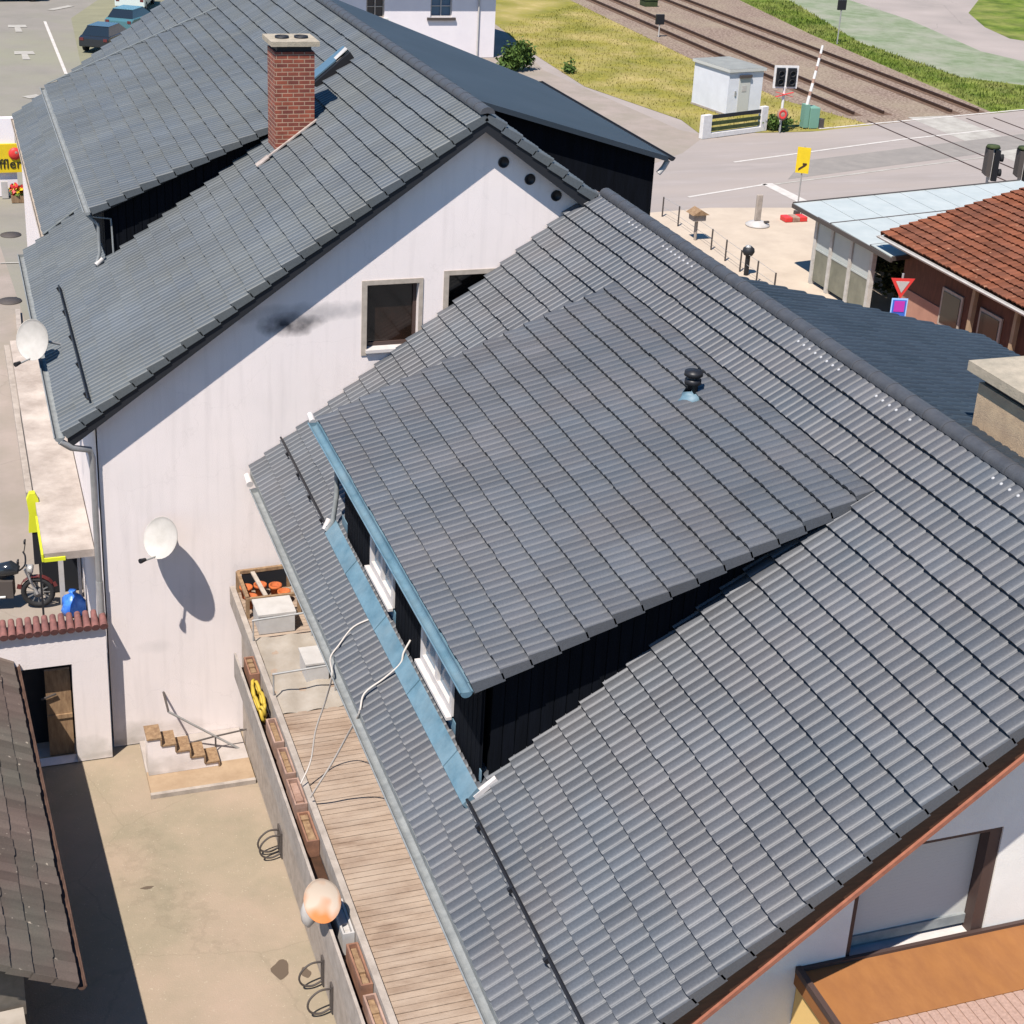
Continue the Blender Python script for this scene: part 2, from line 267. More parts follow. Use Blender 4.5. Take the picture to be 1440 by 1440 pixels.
# ------------------------------------------------------------------ builders
class MB:
    def __init__(s): s.v = []; s.f = []; s.mi = []; s.smooth = []; s.uv = None; s.cur = 0
    def add(s, vs, fs, sm=False):
        o = len(s.v); s.v += [tuple(p) for p in vs]
        for f in fs: s.f.append(tuple(i+o for i in f)); s.mi.append(s.cur); s.smooth.append(sm)
        return s
    def box(s, x0, x1, y0, y1, z0, z1):
        if x0 > x1: x0, x1 = x1, x0
        if y0 > y1: y0, y1 = y1, y0
        if z0 > z1: z0, z1 = z1, z0
        return s.add([(x0,y0,z0),(x1,y0,z0),(x1,y1,z0),(x0,y1,z0),(x0,y0,z1),(x1,y0,z1),(x1,y1,z1),(x0,y1,z1)],
            [(0,3,2,1),(4,5,6,7),(0,1,5,4),(1,2,6,5),(2,3,7,6),(3,0,4,7)])
    def obox(s, a, b, wv, hv):
        """bar from a to b with half-section vectors wv, hv"""
        a = Vector(a); b = Vector(b); wv = Vector(wv); hv = Vector(hv)
        P = [a-wv-hv, a+wv-hv, a+wv+hv, a-wv+hv, b-wv-hv, b+wv-hv, b+wv+hv, b-wv+hv]
        return s.add(P, [(0,3,2,1),(4,5,6,7),(0,1,5,4),(1,2,6,5),(2,3,7,6),(3,0,4,7)])
    def bar(s, a, b, w_, h_=None):
        a = Vector(a); b = Vector(b); d = (b-a).normalized(); up = Vector((0,0,1)) if abs(d.z) < .9 else Vector((0,1,0))
        x = d.cross(up).normalized(); y = x.cross(d); h_ = h_ or w_
        return s.obox(a, b, x*w_/2, y*h_/2)
    def tube(s, pts, r, n=8, cap=True):
        pts = [Vector(p) for p in pts]; rings = []; x = None
        for i, p in enumerate(pts):
            d = (pts[min(i+1, len(pts)-1)]-pts[max(i-1, 0)]).normalized()
            if x is None:
                up = Vector((0,0,1)) if abs(d.z) < .9 else Vector((1,0,0)); x = d.cross(up).normalized()
            else: x = (x-d*x.dot(d)).normalized()
            y = d.cross(x); rr = r[i] if isinstance(r, (list, tuple)) else r
            rings.append([p+(x*math.cos(2*PI*k/n)+y*math.sin(2*PI*k/n))*rr for k in range(n)])
        fs = []
        for i in range(len(pts)-1):
            for k in range(n): fs.append((i*n+k, i*n+(k+1)%n, (i+1)*n+(k+1)%n, (i+1)*n+k))
        s.add([q for r_ in rings for q in r_], fs, True)
        if cap:
            s.add(rings[0], [tuple(range(n))[::-1]]); s.add(rings[-1], [tuple(range(n))])
        return s
    def prism(s, poly, d):
        """closed polygon (3D points) extruded by vector d"""
        n = len(poly); d = Vector(d); P = [Vector(p) for p in poly]
        return s.add(P+[p+d for p in P], [tuple(range(n))[::-1], tuple(range(n, 2*n))]+[(i, (i+1)%n, n+(i+1)%n, n+i) for i in range(n)])
    def lathe(s, c, ax, prof, n=20):
        """profile (radius, height) turned about axis ax through c"""
        c = Vector(c); ax = Vector(ax).normalized(); up = Vector((0,0,1)) if abs(ax.z) < .9 else Vector((1,0,0))
        x = ax.cross(up).normalized(); y = ax.cross(x); vs = []; fs = []
        for (r, h) in prof:
            for k in range(n): vs.append(c+ax*h+(x*math.cos(2*PI*k/n)+y*math.sin(2*PI*k/n))*max(r, 1e-4))
        for i in range(len(prof)-1):
            for k in range(n): fs.append((i*n+k, i*n+(k+1)%n, (i+1)*n+(k+1)%n, (i+1)*n+k))
        return s.add(vs, fs, True)
    def build(s, name, mats, parent=None, world=True, bevel=0):
        me = bpy.data.meshes.new(name); me.from_pydata(s.v, [], s.f)
        for M in (mats if isinstance(mats, (list, tuple)) else [mats]): me.materials.append(MT[M] if isinstance(M, str) else M)
        me.polygons.foreach_set('material_index', s.mi); me.polygons.foreach_set('use_smooth', s.smooth)
        if s.uv is not None:
            ul = me.uv_layers.new(name='UVMap'); buf = []
            for f in s.f:
                for i in f: buf += s.uv[i]
            ul.data.foreach_set('uv', buf)
        me.update()
        bm = bmesh.new(); bm.from_mesh(me)
        if s.uv is None: bmesh.ops.recalc_face_normals(bm, faces=bm.faces)
        bm.to_mesh(me); bm.free()
        o = bpy.data.objects.new(name, me); C.objects.link(o)
        if bevel:
            b = o.modifiers.new('bevel', 'BEVEL'); b.width = bevel; b.segments = 2; b.limit_method = 'ANGLE'; b.angle_limit = .7
        if parent is not None:
            o.parent = parent
            if world: o.matrix_parent_inverse = WM[parent.name].inverted()
            WM[o.name] = Matrix.Identity(4) if world else WM[parent.name].copy()
        else: WM[o.name] = Matrix.Identity(4)
        return o
WM = {}
def tag(o, label, cat, group=None, kind=None):
    o['label'] = label; o['category'] = cat
    if group: o['group'] = group
    if kind: o['kind'] = kind
    return o
def thing(name, label, cat, loc=(0,0,0), rz=0, group=None):
    o = bpy.data.objects.new(name, None); C.objects.link(o); o.location = loc; o.rotation_euler = (0,0,rz)
    o.empty_display_size = .2
    WM[o.name] = Matrix.Translation(Vector(loc)) @ Matrix.Rotation(rz, 4, 'Z')
    return tag(o, label, cat, group)
def dup(root, loc, rz=None, label=None):
    def cp(o, par):
        c = o.copy(); C.objects.link(c)
        if par is not None: c.parent = par
        for ch in list(o.children): cp(ch, c)
        return c
    r = cp(root, None); r.location = loc
    if rz is not None: r.rotation_euler = (0,0,rz)
    if label: r['label'] = label
    return r
def sheet(name, pts, mt, z, kind='structure'):
    """ground sheet through photo-surveyed ground points"""
    b = MB(); P = [Vector((p[0], p[1], z)) for p in pts]
    b.add(P, [tuple(range(len(P)))])
    o = b.build(name, mt)
    if o.data.polygons[0].normal.z < 0: o.data.flip_normals()
    if kind: o['kind'] = kind
    return o
G = lambda *q: [at(a, b) for a, b in q]

PROF = [(0,.0),(.05,.38),(.13,.74),(.30,.96),(.52,1.0),(.74,.86),(.90,.42)]
PROF_LOW = [(0,.0),(.12,.75),(.45,1.0),(.82,.7)]
def tile_roof(name, E, U, S, length, slen, mt, parent, hump=.15, gauge=.342, rise=.066, amp=.028, prof=PROF, skirt=(0,0), nose=.044, jit=.0035, tilew=2):
    """interlocking ribbed tiles laid in overlapping courses; E eave corner, U along the eave, S up the slope"""
    E = Vector(E); U = Vector(U).normalized(); S = Vector(S).normalized(); NN = U.cross(S)
    if NN.z < 0: NN = -NN
    us = []; k = 0
    while True:
        done = False
        for t, h in prof:
            u = (k+t)*hump
            if u > length: done = True; break
            us.append((u, h*amp, k//tilew))
        if done: break
        k += 1
    us.append((length, us[-1][1], us[-1][2]))
    b = MB(); b.uv = []; nu = len(us); n = max(1, round(slen/gauge)); g = slen/n
    for i in range(n):
        tj = {}
        for c, rows in (('top', ((0, rise), (g*.55, rise*.5), (g+.03 if i < n-1 else g, .004))), ('nose', ((.11, rise-nose-.012), (.004, rise-nose), (0, rise)))):
            o = len(b.v)
            for j, (ds, h) in enumerate(rows):
                for (u, ph, ti) in us:
                    q = tj.setdefault(ti, (random.uniform(-jit, jit), random.uniform(-jit, jit)*2))
                    hh = h+ph*(1 if c == 'top' and j < 2 else .9)+q[0]
                    b.v.append(tuple(E+U*u+S*(i*g+ds+q[1])+NN*hh))
                    b.uv.append(((ti+.5), i+.5))
            for j in range(len(rows)-1):
                for a in range(nu-1):
                    b.f.append((o+j*nu+a, o+j*nu+a+1, o+(j+1)*nu+a+1, o+(j+1)*nu+a)); b.mi.append(0); b.smooth.append(True)
        for side, on in ((0, skirt[0]), (1, skirt[1])):
            if not on: continue
            u = 0 if side == 0 else length; uo = U*(-.012 if side == 0 else .012); o = len(b.v)
            P0 = E+U*u; s0 = S*(i*g); s1 = S*((i+1)*g+.02)
            for q in (P0+s0+NN*(rise+.004), P0+s1+NN*.012, P0+s1-NN*on, P0+s0-NN*(on-.03), P0+s0+NN*(rise+.004)+uo, P0+s1+NN*.012+uo, P0+s1-NN*on+uo, P0+s0-NN*(on-.03)+uo):
                b.v.append(tuple(q)); b.uv.append((-3.5 if side == 0 else 9999.5, i+.5))
            for f in ((4,5,6,7),(0,1,5,4),(0,4,7,3),(3,7,6,2)): b.f.append(tuple(o+k for k in f)); b.mi.append(0); b.smooth.append(False)
    o = b.build(name, mt, parent)
    # outward normals
    me = o.data; bm = bmesh.new(); bm.from_mesh(me)
    flip = [f for f in bm.faces if f.smooth and f.normal.dot(NN) < -.2]
    bmesh.ops.reverse_faces(bm, faces=flip); bm.to_mesh(me); bm.free()
    return o
def ridge_cap(name, a, b_, mt, parent, r=.125, step=.4):
    b = MB(); a = Vector(a); b_ = Vector(b_); d = (b_-a); L_ = d.length; d.normalize(); side = d.cross(Vector((0,0,1))).normalized(); n = int(L_/step)
    for i in range(n):
        vs = []; fs = []
        for j, (t, rr) in enumerate(((i*step, r*1.035), (i*step+.05, r*1.03), (i*step+.055, r*1.0), ((i+1)*step+.03, r*.975))):
            for k in range(9):
                an = PI*(k/8*1.12-.06); vs.append(a+d*t+side*math.cos(an)*rr+Vector((0,0,1))*math.sin(an)*rr*.8)
        for j in range(3):
            for k in range(8): fs.append((j*9+k, j*9+k+1, (j+1)*9+k+1, (j+1)*9+k))
        b.add(vs, fs, True)
        o = len(b.v)
        b.add([a+d*(i*step)]+vs[:9], [tuple([0]+[k+1, k+2]) for k in range(8)])
    return b.build(name, mt, parent)
def gutter(name, a, b_, mt, parent, r=.075, down=0.0):
    b = MB(); a = Vector(a); b_ = Vector(b_); d = (b_-a).normalized(); side = d.cross(Vector((0,0,1))).normalized(); n = 10; vs = []; fs = []
    prof = [(PI+PI*k/n, r) for k in range(n+1)]
    prof = [(side*math.cos(t)*rr+Vector((0,0,1))*math.sin(t)*rr) for t, rr in prof]
    inner = [q*.9 for q in prof][::-1]; ring = prof+inner; m_ = len(ring)
    b.add([a+q for q in ring]+[b_+q for q in ring], [(k, (k+1)%m_, m_+(k+1)%m_, m_+k) for k in range(m_)])
    b.add([a+q for q in prof], [tuple(range(n+1))]); b.add([b_+q for q in prof], [tuple(range(n+1))])
    b.tube([a+side*r, b_+side*r], .012, 6); b.tube([a-side*r, b_-side*r], .012, 6)
    return b.build(name, mt, parent)
def holed_wall(name, axis, c, thick, u0, u1, top, holes, mt, parent, extra=()):
    """vertical wall in a plane axis=c, running u0..u1, height top(u), with rectangular openings (ua,ub,za,zb); thick goes away from the outside"""
    br = sorted(set([u0, u1]+[h[0] for h in holes]+[h[1] for h in holes]+list(extra)))
    b = MB()
    P = (lambda u, z, d: (u, c+d, z)) if axis == 'y' else (lambda u, z, d: (c+d, u, z))
    for a, e in zip(br[:-1], br[1:]):
        hs = sorted([h for h in holes if h[0] <= a+1e-6 and h[1] >= e-1e-6], key=lambda h: h[2]); z = 0.0
        segs = []
        for h in hs: segs.append((z, z, h[2], h[2])); z = h[3]
        segs.append((z, z, top(a), top(e)))
        for (za, ze, zb, zf) in segs:
            for d in (0, thick): b.add([P(a, za, d), P(e, ze, d), P(e, zf, d), P(a, zb, d)], [(0,1,2,3)])
    for (a, e, z0, z1) in holes:
        for q in ((a, z0, e, z0), (e, z0, e, z1), (e, z1, a, z1), (a, z1, a, z0)):
            b.add([P(q[0], q[1], 0), P(q[2], q[3], 0), P(q[2], q[3], thick), P(q[0], q[1], thick)], [(0,1,2,3)])
    return b.build(name, mt, parent)

# ------------------------------------------------------------------ THE GROUND
R = 900
o = MB().add([(-R,-R,-.03),(R,-R,-.03),(R,R,-.03),(-R,R,-.03)], [(0,1,2,3)]).build('ground', 'asphalt'); o['kind'] = 'structure'
sheet('courtyard', [(-16,-40),(7,-40),(7,.02),(-16,.02)], 'concrete', -.022)
sheet('car_park', [(-60,40),(-60,160),(14,160),(14,50),(4,23),(-9,23),(-9.4,38)], 'asphalt2', -.024)
sheet('grass_paver_bays', G((100,25),(225,-60),(420,-60),(250,160),(128,160)), 'lot_green', -.018)
sheet('side_street', [(-60,.3),(-60,38),(-9.3,38),(-8.6,22),(-8.6,.3)], 'path', -.023)
sheet('path', [(12,23),(12,140),(31.5,140),(27.4,86),(23.3,69),(22.1,62),(23.0,53),(23.6,46.5),(25,44.2),(24,38),(16,28)], 'path', -.018)
gv = sheet('grass_verge', [at(700,36),at(742,70),at(822,121),at(958,168),at(982,186),at(1080,186),at(1150,184),at(1228,176),at(1100,140),at(962,78),at(802,0),(33.5,150),(28,150)], 'grass', -.014)
sheet('track_bed', [at(802,0),at(962,78),at(1100,140),at(1228,176),(36.0,-60),(50.5,-60),at(1400,160),at(1250,95),at(1140,48),at(1040,0),(45.6,160),(32.2,160)], 'ballast', -.010)
sheet('lush_grass', [at(1040,0),at(1140,48),at(1250,95),at(1400,160),at(1460,150),at(1460,122),at(1350,108),at(1210,60),at(1110,0),(50,160),(45,160)], 'grass2', -.012)
sheet('bank', [at(1110,0),at(1210,60),at(1350,108),at(1460,122),at(1480,95),at(1380,72),at(1280,28),at(1195,0),(60,170),(49,160)], 'bank', -.013)
sheet('far_road', [at(1195,0),at(1280,28),at(1380,72),at(1480,95),(130,70),(160,170),(60,170)], 'asphalt', -.015)
sheet('far_grass', [at(1362,18),at(1385,38),at(1420,54),at(1460,60),at(1560,30),at(1460,-20),at(1385,-12)], 'grass2', -.008)
sheet('road', [(8,31.0),at(960,215),at(985,196),at(1080,190),at(1152,184),at(1300,168),at(1470,153),(62,50),(62,33),(38,33),(27,29.5),(19,28.2)], 'road_asphalt', -.006)
sheet('paved_yard', [(8,14),(8,31.2),at(900,300),at(1000,292),at(1130,292),(23.5,29.5),(29,30),(29,14)], 'paving', -.002)
sheet('pink_paving', [(14,18.0),(20.5,18.0),(20.5,2),(14,2)], 'pinkpave', .002)

sheet('road_patch', G((1108,252),(1440,208),(1440,188),(1290,206),(1130,226)), 'asphalt_patch', -.0015)
def strip(name, q, w0, mt='marking', z=.003, w1=None):
    a, b = at(*q[0]), at(*q[1]); d = (b-a).normalized(); s = Vector((-d.y, d.x, 0)); w1 = w1 or w0
    return sheet(name, [a-s*w0/2, b-s*w1/2, b+s*w1/2, a+s*w0/2], mt, z)
strip('road_marking', ((1032,228),(1268,196)), .16); strip('road_marking', ((1268,196),(1398,182)), .16)
strip('road_marking', ((1090,259),(1440,214)), .14, 'marking_old'); strip('road_marking', ((968,277),(1078,259)), .16)
strip('stop_line', ((1078,258),(1142,290)), .55); strip('road_marking', ((1152,181),(1440,154)), .18)
strip('bay_marking', ((63,30),(93,104)), .17); strip('lane_arrow', ((70,14),(100,8)), .5, 'marking_old')
for px, py in ((24,40),(34,78)):
    a = at(px, py); sheet('lane_arrow', [(a.x-.45,a.y+1.3),(a.x+.55,a.y+1.3),(a.x+.6,a.y+.4),(a.x+.2,a.y+.4),(a.x+.25,a.y-1.2),(a.x-.15,a.y-1.2),(a.x-.12,a.y+.4),(a.x-.5,a.y+.4)], 'marking_old', .003)
strip('lane_arrow', ((36,137),(56,134)), .6, 'marking_old')
strip('kerb_line', ((0,422),(24,418)), .12, 'lead'); strip('kerb_line', ((0,370),(28,369)), .10, 'marking_old', .003)
for px, py in ((15,330),(14,423)):
    a = at(px, py); b = MB().lathe((a.x, a.y, -.02), (0,0,1), [(.36,0),(.36,.03),(.001,.03)], 20); o = b.build('manhole_cover', 'lead')
    tag(o, 'round iron manhole cover in the side street'+(' nearer the yellow billboard' if py == 330 else ' beside the dark kerb joint'), 'manhole cover', 'manhole covers in the side street')
# raised edge kerb along the side street
k = MB(); k.bar(at(25,440)+Vector((0,0,.05)), at(48,700)+Vector((0,0,.05)), .14, .16); o = k.build('street_kerb', 'kerb'); o['kind'] = 'structure'
# oil stains on the courtyard
for px, py, rx, ry in ((395,1362,.13,.20),(430,1366,.07,.1),(207,1247,.10,.03)):
    a = at(px, py); sheet('oil_stain', [(a.x+rx*math.cos(t)*(1+.2*math.sin(3*t+px)), a.y+ry*math.sin(t)*(1+.25*math.cos(2*t+py))) for t in [2*PI*i/18 for i in range(18)]], mat('oil_stain', (.09,.065,.045), .8), -.017)

# ------------------------------------------------------------------ RAILWAY
def track(label, xs, name='railway_track'):
    t = thing(name, label, 'railway track', ((xs[0]+xs[1])/2, 60, 0))
    for x in xs:
        b = MB(); k = .026
        X = lambda y: x+(y-48.5)*k*.72
        for y0, y1, zt in ((48.9, 170, .15), (33, 47.4, .012), (-40, 31, .15)):
            b.obox((X(y0), y0, zt/2-.01), (X(y1), y1, zt/2-.01), (.05,0,0), (0,0,zt/2+.01))
        b.build('rail', 'rail', t)
        b = MB(); z = -.004
        for sgn in (0,):
            b.add([(X(48.6)-.42,48.6,z),(X(48.6)+.42,48.6,z),(X(170)+.42,170,z),(X(170)-.42,170,z)], [(0,1,2,3)])
        b.build('rust_band', 'rust_strip', t)
    return t
track('railway track nearer the white hut with two rusty rails', (34.75, 36.55))
track('farther railway track beside the lush green verge', (40.75, 42.45))
sheet('crossing_panel', [(37.2,33),(37.5,48.0),(40.2,48.2),(39.8,33)], 'marking_old', -.003)

# ------------------------------------------------------------------ HOUSE WITH THE BIG GREY ROOF (near)
sB = .7773; zB = 9.864
RB = lambda x: zB+sB*x if x < 0 else zB-sB*x
SBv = Vector((1,0,sB)).normalized(); LB = 6.0*math.hypot(1, sB); NB = Vector((-sB,0,1)).normalized()
H = thing('house', 'near house with large ribbed grey roof, long shed dormer and terrace', 'house', (-.3,-7.2,0))
holes = [(-2.52,-.88,5.50,6.90)]
holed_wall('wall', 'y', -13.95, .3, -5.3, 5.3, lambda u: RB(u)-.16, holes, 'plaster_b', H, extra=(0,))
for x in (-5.3, 5.0): MB().box(x,x+.3,-13.65,-.05,0,5.55).build('side_wall', 'plaster_b', H)
rf = tile_roof('roof', (-6,-14.7,5.2), (0,1,0), SBv, 14.68, LB-.05, 'tile', H, skirt=(.10,0))
b = MB()
for s in (-1, 1):   # roof deck under the tiles
    b.prism([(0,-14.66,zB-.03),(s*5.93,-14.66,zB-.03-sB*5.93),(s*5.93,-14.66,zB-.13-sB*5.93),(0,-14.66,zB-.13)], (0,14.62,0))
b.build('roof_deck', 'board_brown', H)
tile_roof('roof', (6,-14.7,5.2), (0,1,0), Vector((-1,0,sB)), 14.68, LB-.05, 'tile', H, prof=PROF_LOW)
ridge_cap('ridge_cap', (.02,-14.75,zB+.005), (.02,-.1,zB+.005), 'cap', rf, r=.118)
y = -14.6; glint = None  # pale specks below the ridge cap: sun glints on rib tips, painted in
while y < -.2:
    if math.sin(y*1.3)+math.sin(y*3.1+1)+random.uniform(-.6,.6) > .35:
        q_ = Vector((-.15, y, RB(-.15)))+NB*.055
        if glint is None:
            glint = MB().lathe((0,0,0), NB, [(.001,-.02),(.018,-.01),(.021,.008),(.013,.014),(.001,.016)], 7).build('ridge_glint', 'glint', rf); c_ = glint
        else: c_ = glint.copy(); C.objects.link(c_)
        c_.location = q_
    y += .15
# near verge: brown board and the orange lath below it
b = MB(); b.prism([(-5.95,-14.60,5.24-.12),(0,-14.60,zB-.12),(0,-14.60,zB-.50),(-5.95,-14.60,5.24-.50)], (0,.1,0)); b.prism([(5.95,-14.60,5.24-.12),(0,-14.60,zB-.12),(0,-14.60,zB-.50),(5.95,-14.60,5.24-.50)], (0,.1,0)); b.build('barge_board', 'board_brown', H)
b = MB(); b.prism([(-5.95,-14.63,5.24-.48),(0,-14.63,zB-.48),(0,-14.63,zB-.54),(-5.95,-14.63,5.24-.54)], (0,.66,0)); b.build('verge_lath', 'board_orange', H)
# gutter along the terrace eave
gutter('gutter', (-6.08,-14.75,5.17), (-6.08,-.75,5.17), 'zinc_grey', H, .085)
b = MB(); b.box(-6.03,-5.95,-14.7,-.05,5.10,5.20); b.build('eave_flashing', 'zinc_grey', H)
b = MB(); b.tube([(-6.1,-.42,5.10),(-6.1,-.15,5.14)], .06); b.build('gutter_end', 'white_paint', H)
# snow guard rails
def snow_guard(par, plane, x, y0, y1, S, NN, step=1.55):
    b = MB(); p = lambda y: Vector((x, y, plane(x)))+NN*.13
    b.tube([p(y0), p(y1)], .018, 8); b.tube([p(y0)-NN*.05, p(y1)-NN*.05], .014, 6)
    y = min(y0, y1)+.3
    while y < max(y0, y1):
        b.obox(p(y)+NN*.02-S*.02, p(y)-NN*.10-S*.03, (0,.02,0), S*.035); y += step
    return b.build('snow_guard', 'black', par)
snow_guard(H, RB, -5.42, -3.55, -.05, SBv, NB, .85); snow_guard(H, RB, -5.42, -14.7, -10.62, SBv, NB, 1.1)
# near gable window with grey roller shutter
yw = -13.95
wn = MB(); wn.box(-2.52,-2.46,yw+.02,yw+.16,5.5,6.9).box(-1.02,-.88,yw+.02,yw+.16,5.5,6.9).box(-2.46,-1.02,yw+.02,yw+.16,6.85,6.9)
wn = wn.build('window', 'frame_brown', H)
b = MB()
for i in range(26): b.box(-2.46,-1.02,yw+.165,yw+.2,5.715+i*.0437,5.715+i*.0437+.0433)
b.build('roller_shutter', 'shutter', wn)
b = MB(); b.box(-2.46,-1.02,yw+.14,yw+.2,5.60,5.715); b.build('bottom_rail', 'zinc_grey', wn)
b = MB(); b.box(-2.42,-.95,yw-.03,yw+.2,5.50,5.545); b.build('sill', 'white_paint', wn)
# boarded canopy under that window
cn = MB(); cn.add([(-3.08,yw,5.58),(4.5,yw,5.58),(4.5,-14.80,5.56),(-3.08,-14.80,5.56),(-3.08,yw,5.40),(4.5,yw,5.40),(4.5,-14.80,5.40),(-3.08,-14.80,5.40)], [(0,1,2,3),(4,7,6,5),(0,3,7,4),(3,2,6,7),(1,5,6,2)])
cn = cn.build('canopy', 'orange_board', H)
b = MB(); b.prism([(-3.09,yw-.01,5.56),(-3.09,yw-.01,5.63),(-3.09,-14.82,5.61),(-3.09,-14.82,5.54)], (.06,0,0)); b.build('side_trim', 'frame_brown', cn)
b = MB(); b.box(-3.02,4.5,yw-.045,yw-.003,5.57,5.615); b.build('wall_trim', 'frame_brown', cn)
b = MB(); b.box(-3.09,4.5,-15.5,-14.805,5.38,5.55)
for i in range(70): b.box(-3.08+i*.11,-2.99+i*.11,-15.51,-14.81,5.551,5.562)
b.build('tiled_front', 'pink_tile', cn)
b = MB(); b.box(-3.05,4.4,-15.4,yw-.01,2.9,5.38); b.build('bay_wall', 'ochre', cn)
# chimney behind the ridge
b = MB(); b.box(.58,1.28,-12.6,-10.38,8.2,10.25); ch = b.build('chimney', 'tan_render', H)
b = MB(); b.box(.48,1.40,-12.75,-10.25,10.36,10.48); b.build('chimney_cap', 'cap_stone', ch)
b = MB(); b.box(.62,1.24,-12.55,-10.43,10.25,10.37); b.build('flue', 'board_dark', ch)
b = MB(); b.box(.50,.58,-12.7,-10.33,9.2,9.62); b.box(.545,1.4,-10.38,-10.30,9.0,9.6); b.build('chimney_flashing', 'zinc_grey', ch)
b = MB(); b.box(.545,.578,-12.6,-10.38,9.60,9.66); b.build('flashing_trim', 'white_paint', ch)
# right-hand shed dormer beyond the ridge
dr = MB(); dz = lambda x: 9.85-.272*x
dr.prism([(.4,-5.05,RB(.4)),(4.4,-5.05,RB(4.4)),(4.4,-5.05,dz(4.4)-.12),(.4,-5.05,dz(.4)-.12)], (0,-8.0,0)); dr = dr.build('dormer', 'slate', H)
tile_roof('dormer_roof', (4.65,-13.4,dz(4.65)), (0,1,0), Vector((-1,0,.272)), 8.55, 4.6*math.hypot(1,.272), 'slate_roof', dr, prof=PROF_LOW, amp=.022, rise=.035, skirt=(0,.10))
b = MB(); b.box(4.64,4.72,-13.4,-4.9,dz(4.65)-.10,dz(4.65)+.0); b.build('dormer_gutter', 'zinc_grey', dr)
# left-hand long shed dormer
dB = lambda x: 7.33+.397*(x+5.55)
fx = -5.28
wins = [(-6.65,-5.40),(-9.35,-8.00)]
dmo = holed_wall('dormer', 'x', fx, .10, -10.45, -3.78, lambda u: dB(fx)-.08, [(a,b_,6.02,6.92) for a,b_ in wins], 'slate', H)
for y, th in ((-10.46,.22),(-3.66,-.12)):
    MB().prism([(fx+.11,y,RB(fx)-.1),(-.9,y,RB(-.9)-.1),(-.9,y,dB(-.9)-.05),(fx+.11,y,dB(fx)-.08)], (0,th,0)).build('cheek', 'slate', dmo)
for ya, yb_ in ((-10.40,-9.47),(-7.98,-6.77),(-5.38,-3.92)):      # vertical cladding boards
    b = MB(); y = ya
    while y+.11 <= yb_:
        b.box(fx-.022,fx-.001,y,y+.135,RB(fx)+.02,dB(fx)-.12); y += .15
    b.build('cladding', 'slate', dmo)
b = MB()
x = -5.2
while x < -1.6:
    b.box(x,x+.135,-10.472,-10.461,RB(x)+.06,dB(x)-.1); x += .15
b.build('cladding', 'slate', dmo)
for a, b_ in wins:
    q = MB(); q.box(fx-.03,fx+.05,a,b_,6.02,6.14).box(fx-.03,fx+.05,a,a+.09,6.14,6.92).box(fx-.03,fx+.05,b_-.09,b_,6.14,6.92).box(fx-.03,fx+.05,a+.09,b_-.09,6.84,6.92).box(fx-.025,fx+.05,(a+b_)/2-.05,(a+b_)/2+.05,6.14,6.84)
    q = q.build('window', 'white_paint', dmo)
    g = MB(); g.box(fx+.02,fx+.03,a+.09,b_-.09,6.14,6.84); g.build('pane', 'blue_glass', q)
    g = MB(); g.box(fx-.10,fx-.03,a-.02,b_+.02,5.99,6.03); g.build('sill', 'white_paint', q)
SD = Vector((1,0,.397)).normalized()
dr2 = tile_roof('dormer_roof', (-5.55,-10.78,dB(-5.55)), (0,1,0), SD, 7.6, 4.78*math.hypot(1,.397), 'tile', dmo, skirt=(.10,.08))
b = MB(); b.prism([(-5.5,-10.7,dB(-5.5)-.03),(-.9,-10.7,dB(-.9)-.03),(-.9,-10.7,dB(-.9)-.12),(-5.5,-10.7,dB(-5.5)-.16)], (0,7.46,0)); b.build('dormer_soffit', 'board_dark', dmo)
gutter('dormer_gutter', (-5.63,-10.82,dB(-5.55)-.02), (-5.63,-3.15,dB(-5.55)-.02), 'zinc', dmo, .07)
b = MB(); b.box(-5.57,-5.50,-10.66,-3.2,dB(-5.55)-.11,dB(-5.55)+.005); b.build('gutter_apron', 'zinc', dmo)
b = MB(); b.tube([(-5.63,-3.15,dB(-5.55)-.01),(-5.63,-2.95,dB(-5.55)+.03)], .05); b.build('gutter_stop', 'white_paint', dmo)
b = MB(); b.tube([(-5.62,-3.45,7.22),(-5.50,-3.52,7.02),(-5.36,-3.58,6.9),(-5.36,-3.58,6.3),(-5.42,-3.6,5.85),(-5.52,-3.6,5.72)], .04); b.build('downpipe', 'zinc_grey', dmo)
b = MB()          # lead apron below the dormer front
p0 = lambda x, y, h: Vector((x, y, RB(x)))+NB*h
b.add([p0(fx,-10.62,.165),p0(fx,-3.62,.165),p0(fx-.20,-3.62,.112),p0(fx-.20,-10.62,.112),p0(fx,-10.62,.02),p0(fx,-3.62,.02),p0(fx-.20,-3.62,.03),p0(fx-.20,-10.62,.03)], [(0,1,2,3),(3,2,6,7),(0,3,7,4),(1,5,6,2)])
for y in (-4.95,-6.6,-8.25,-9.85): b.obox(p0(fx,y,.17), p0(fx-.20,y,.119), (0,.018,0), NB*.012)
b.box(fx-.012,fx-.001,-10.46,-3.66,RB(fx)+.08,5.99); b.build('apron_flashing', 'zinc', dmo)
b = MB(); b.obox(p0(-5.36,-10.60,.08), p0(-5.10,-10.60,.08), (0,.03,0), NB*.03); b.build('flashing_corner', 'white_paint', dmo)
b = MB(); b.tube([p0(-5.46,-3.52,.10), p0(-5.34,-3.46,.16)], .05); b.build('flashing_corner', 'white_paint', dmo)
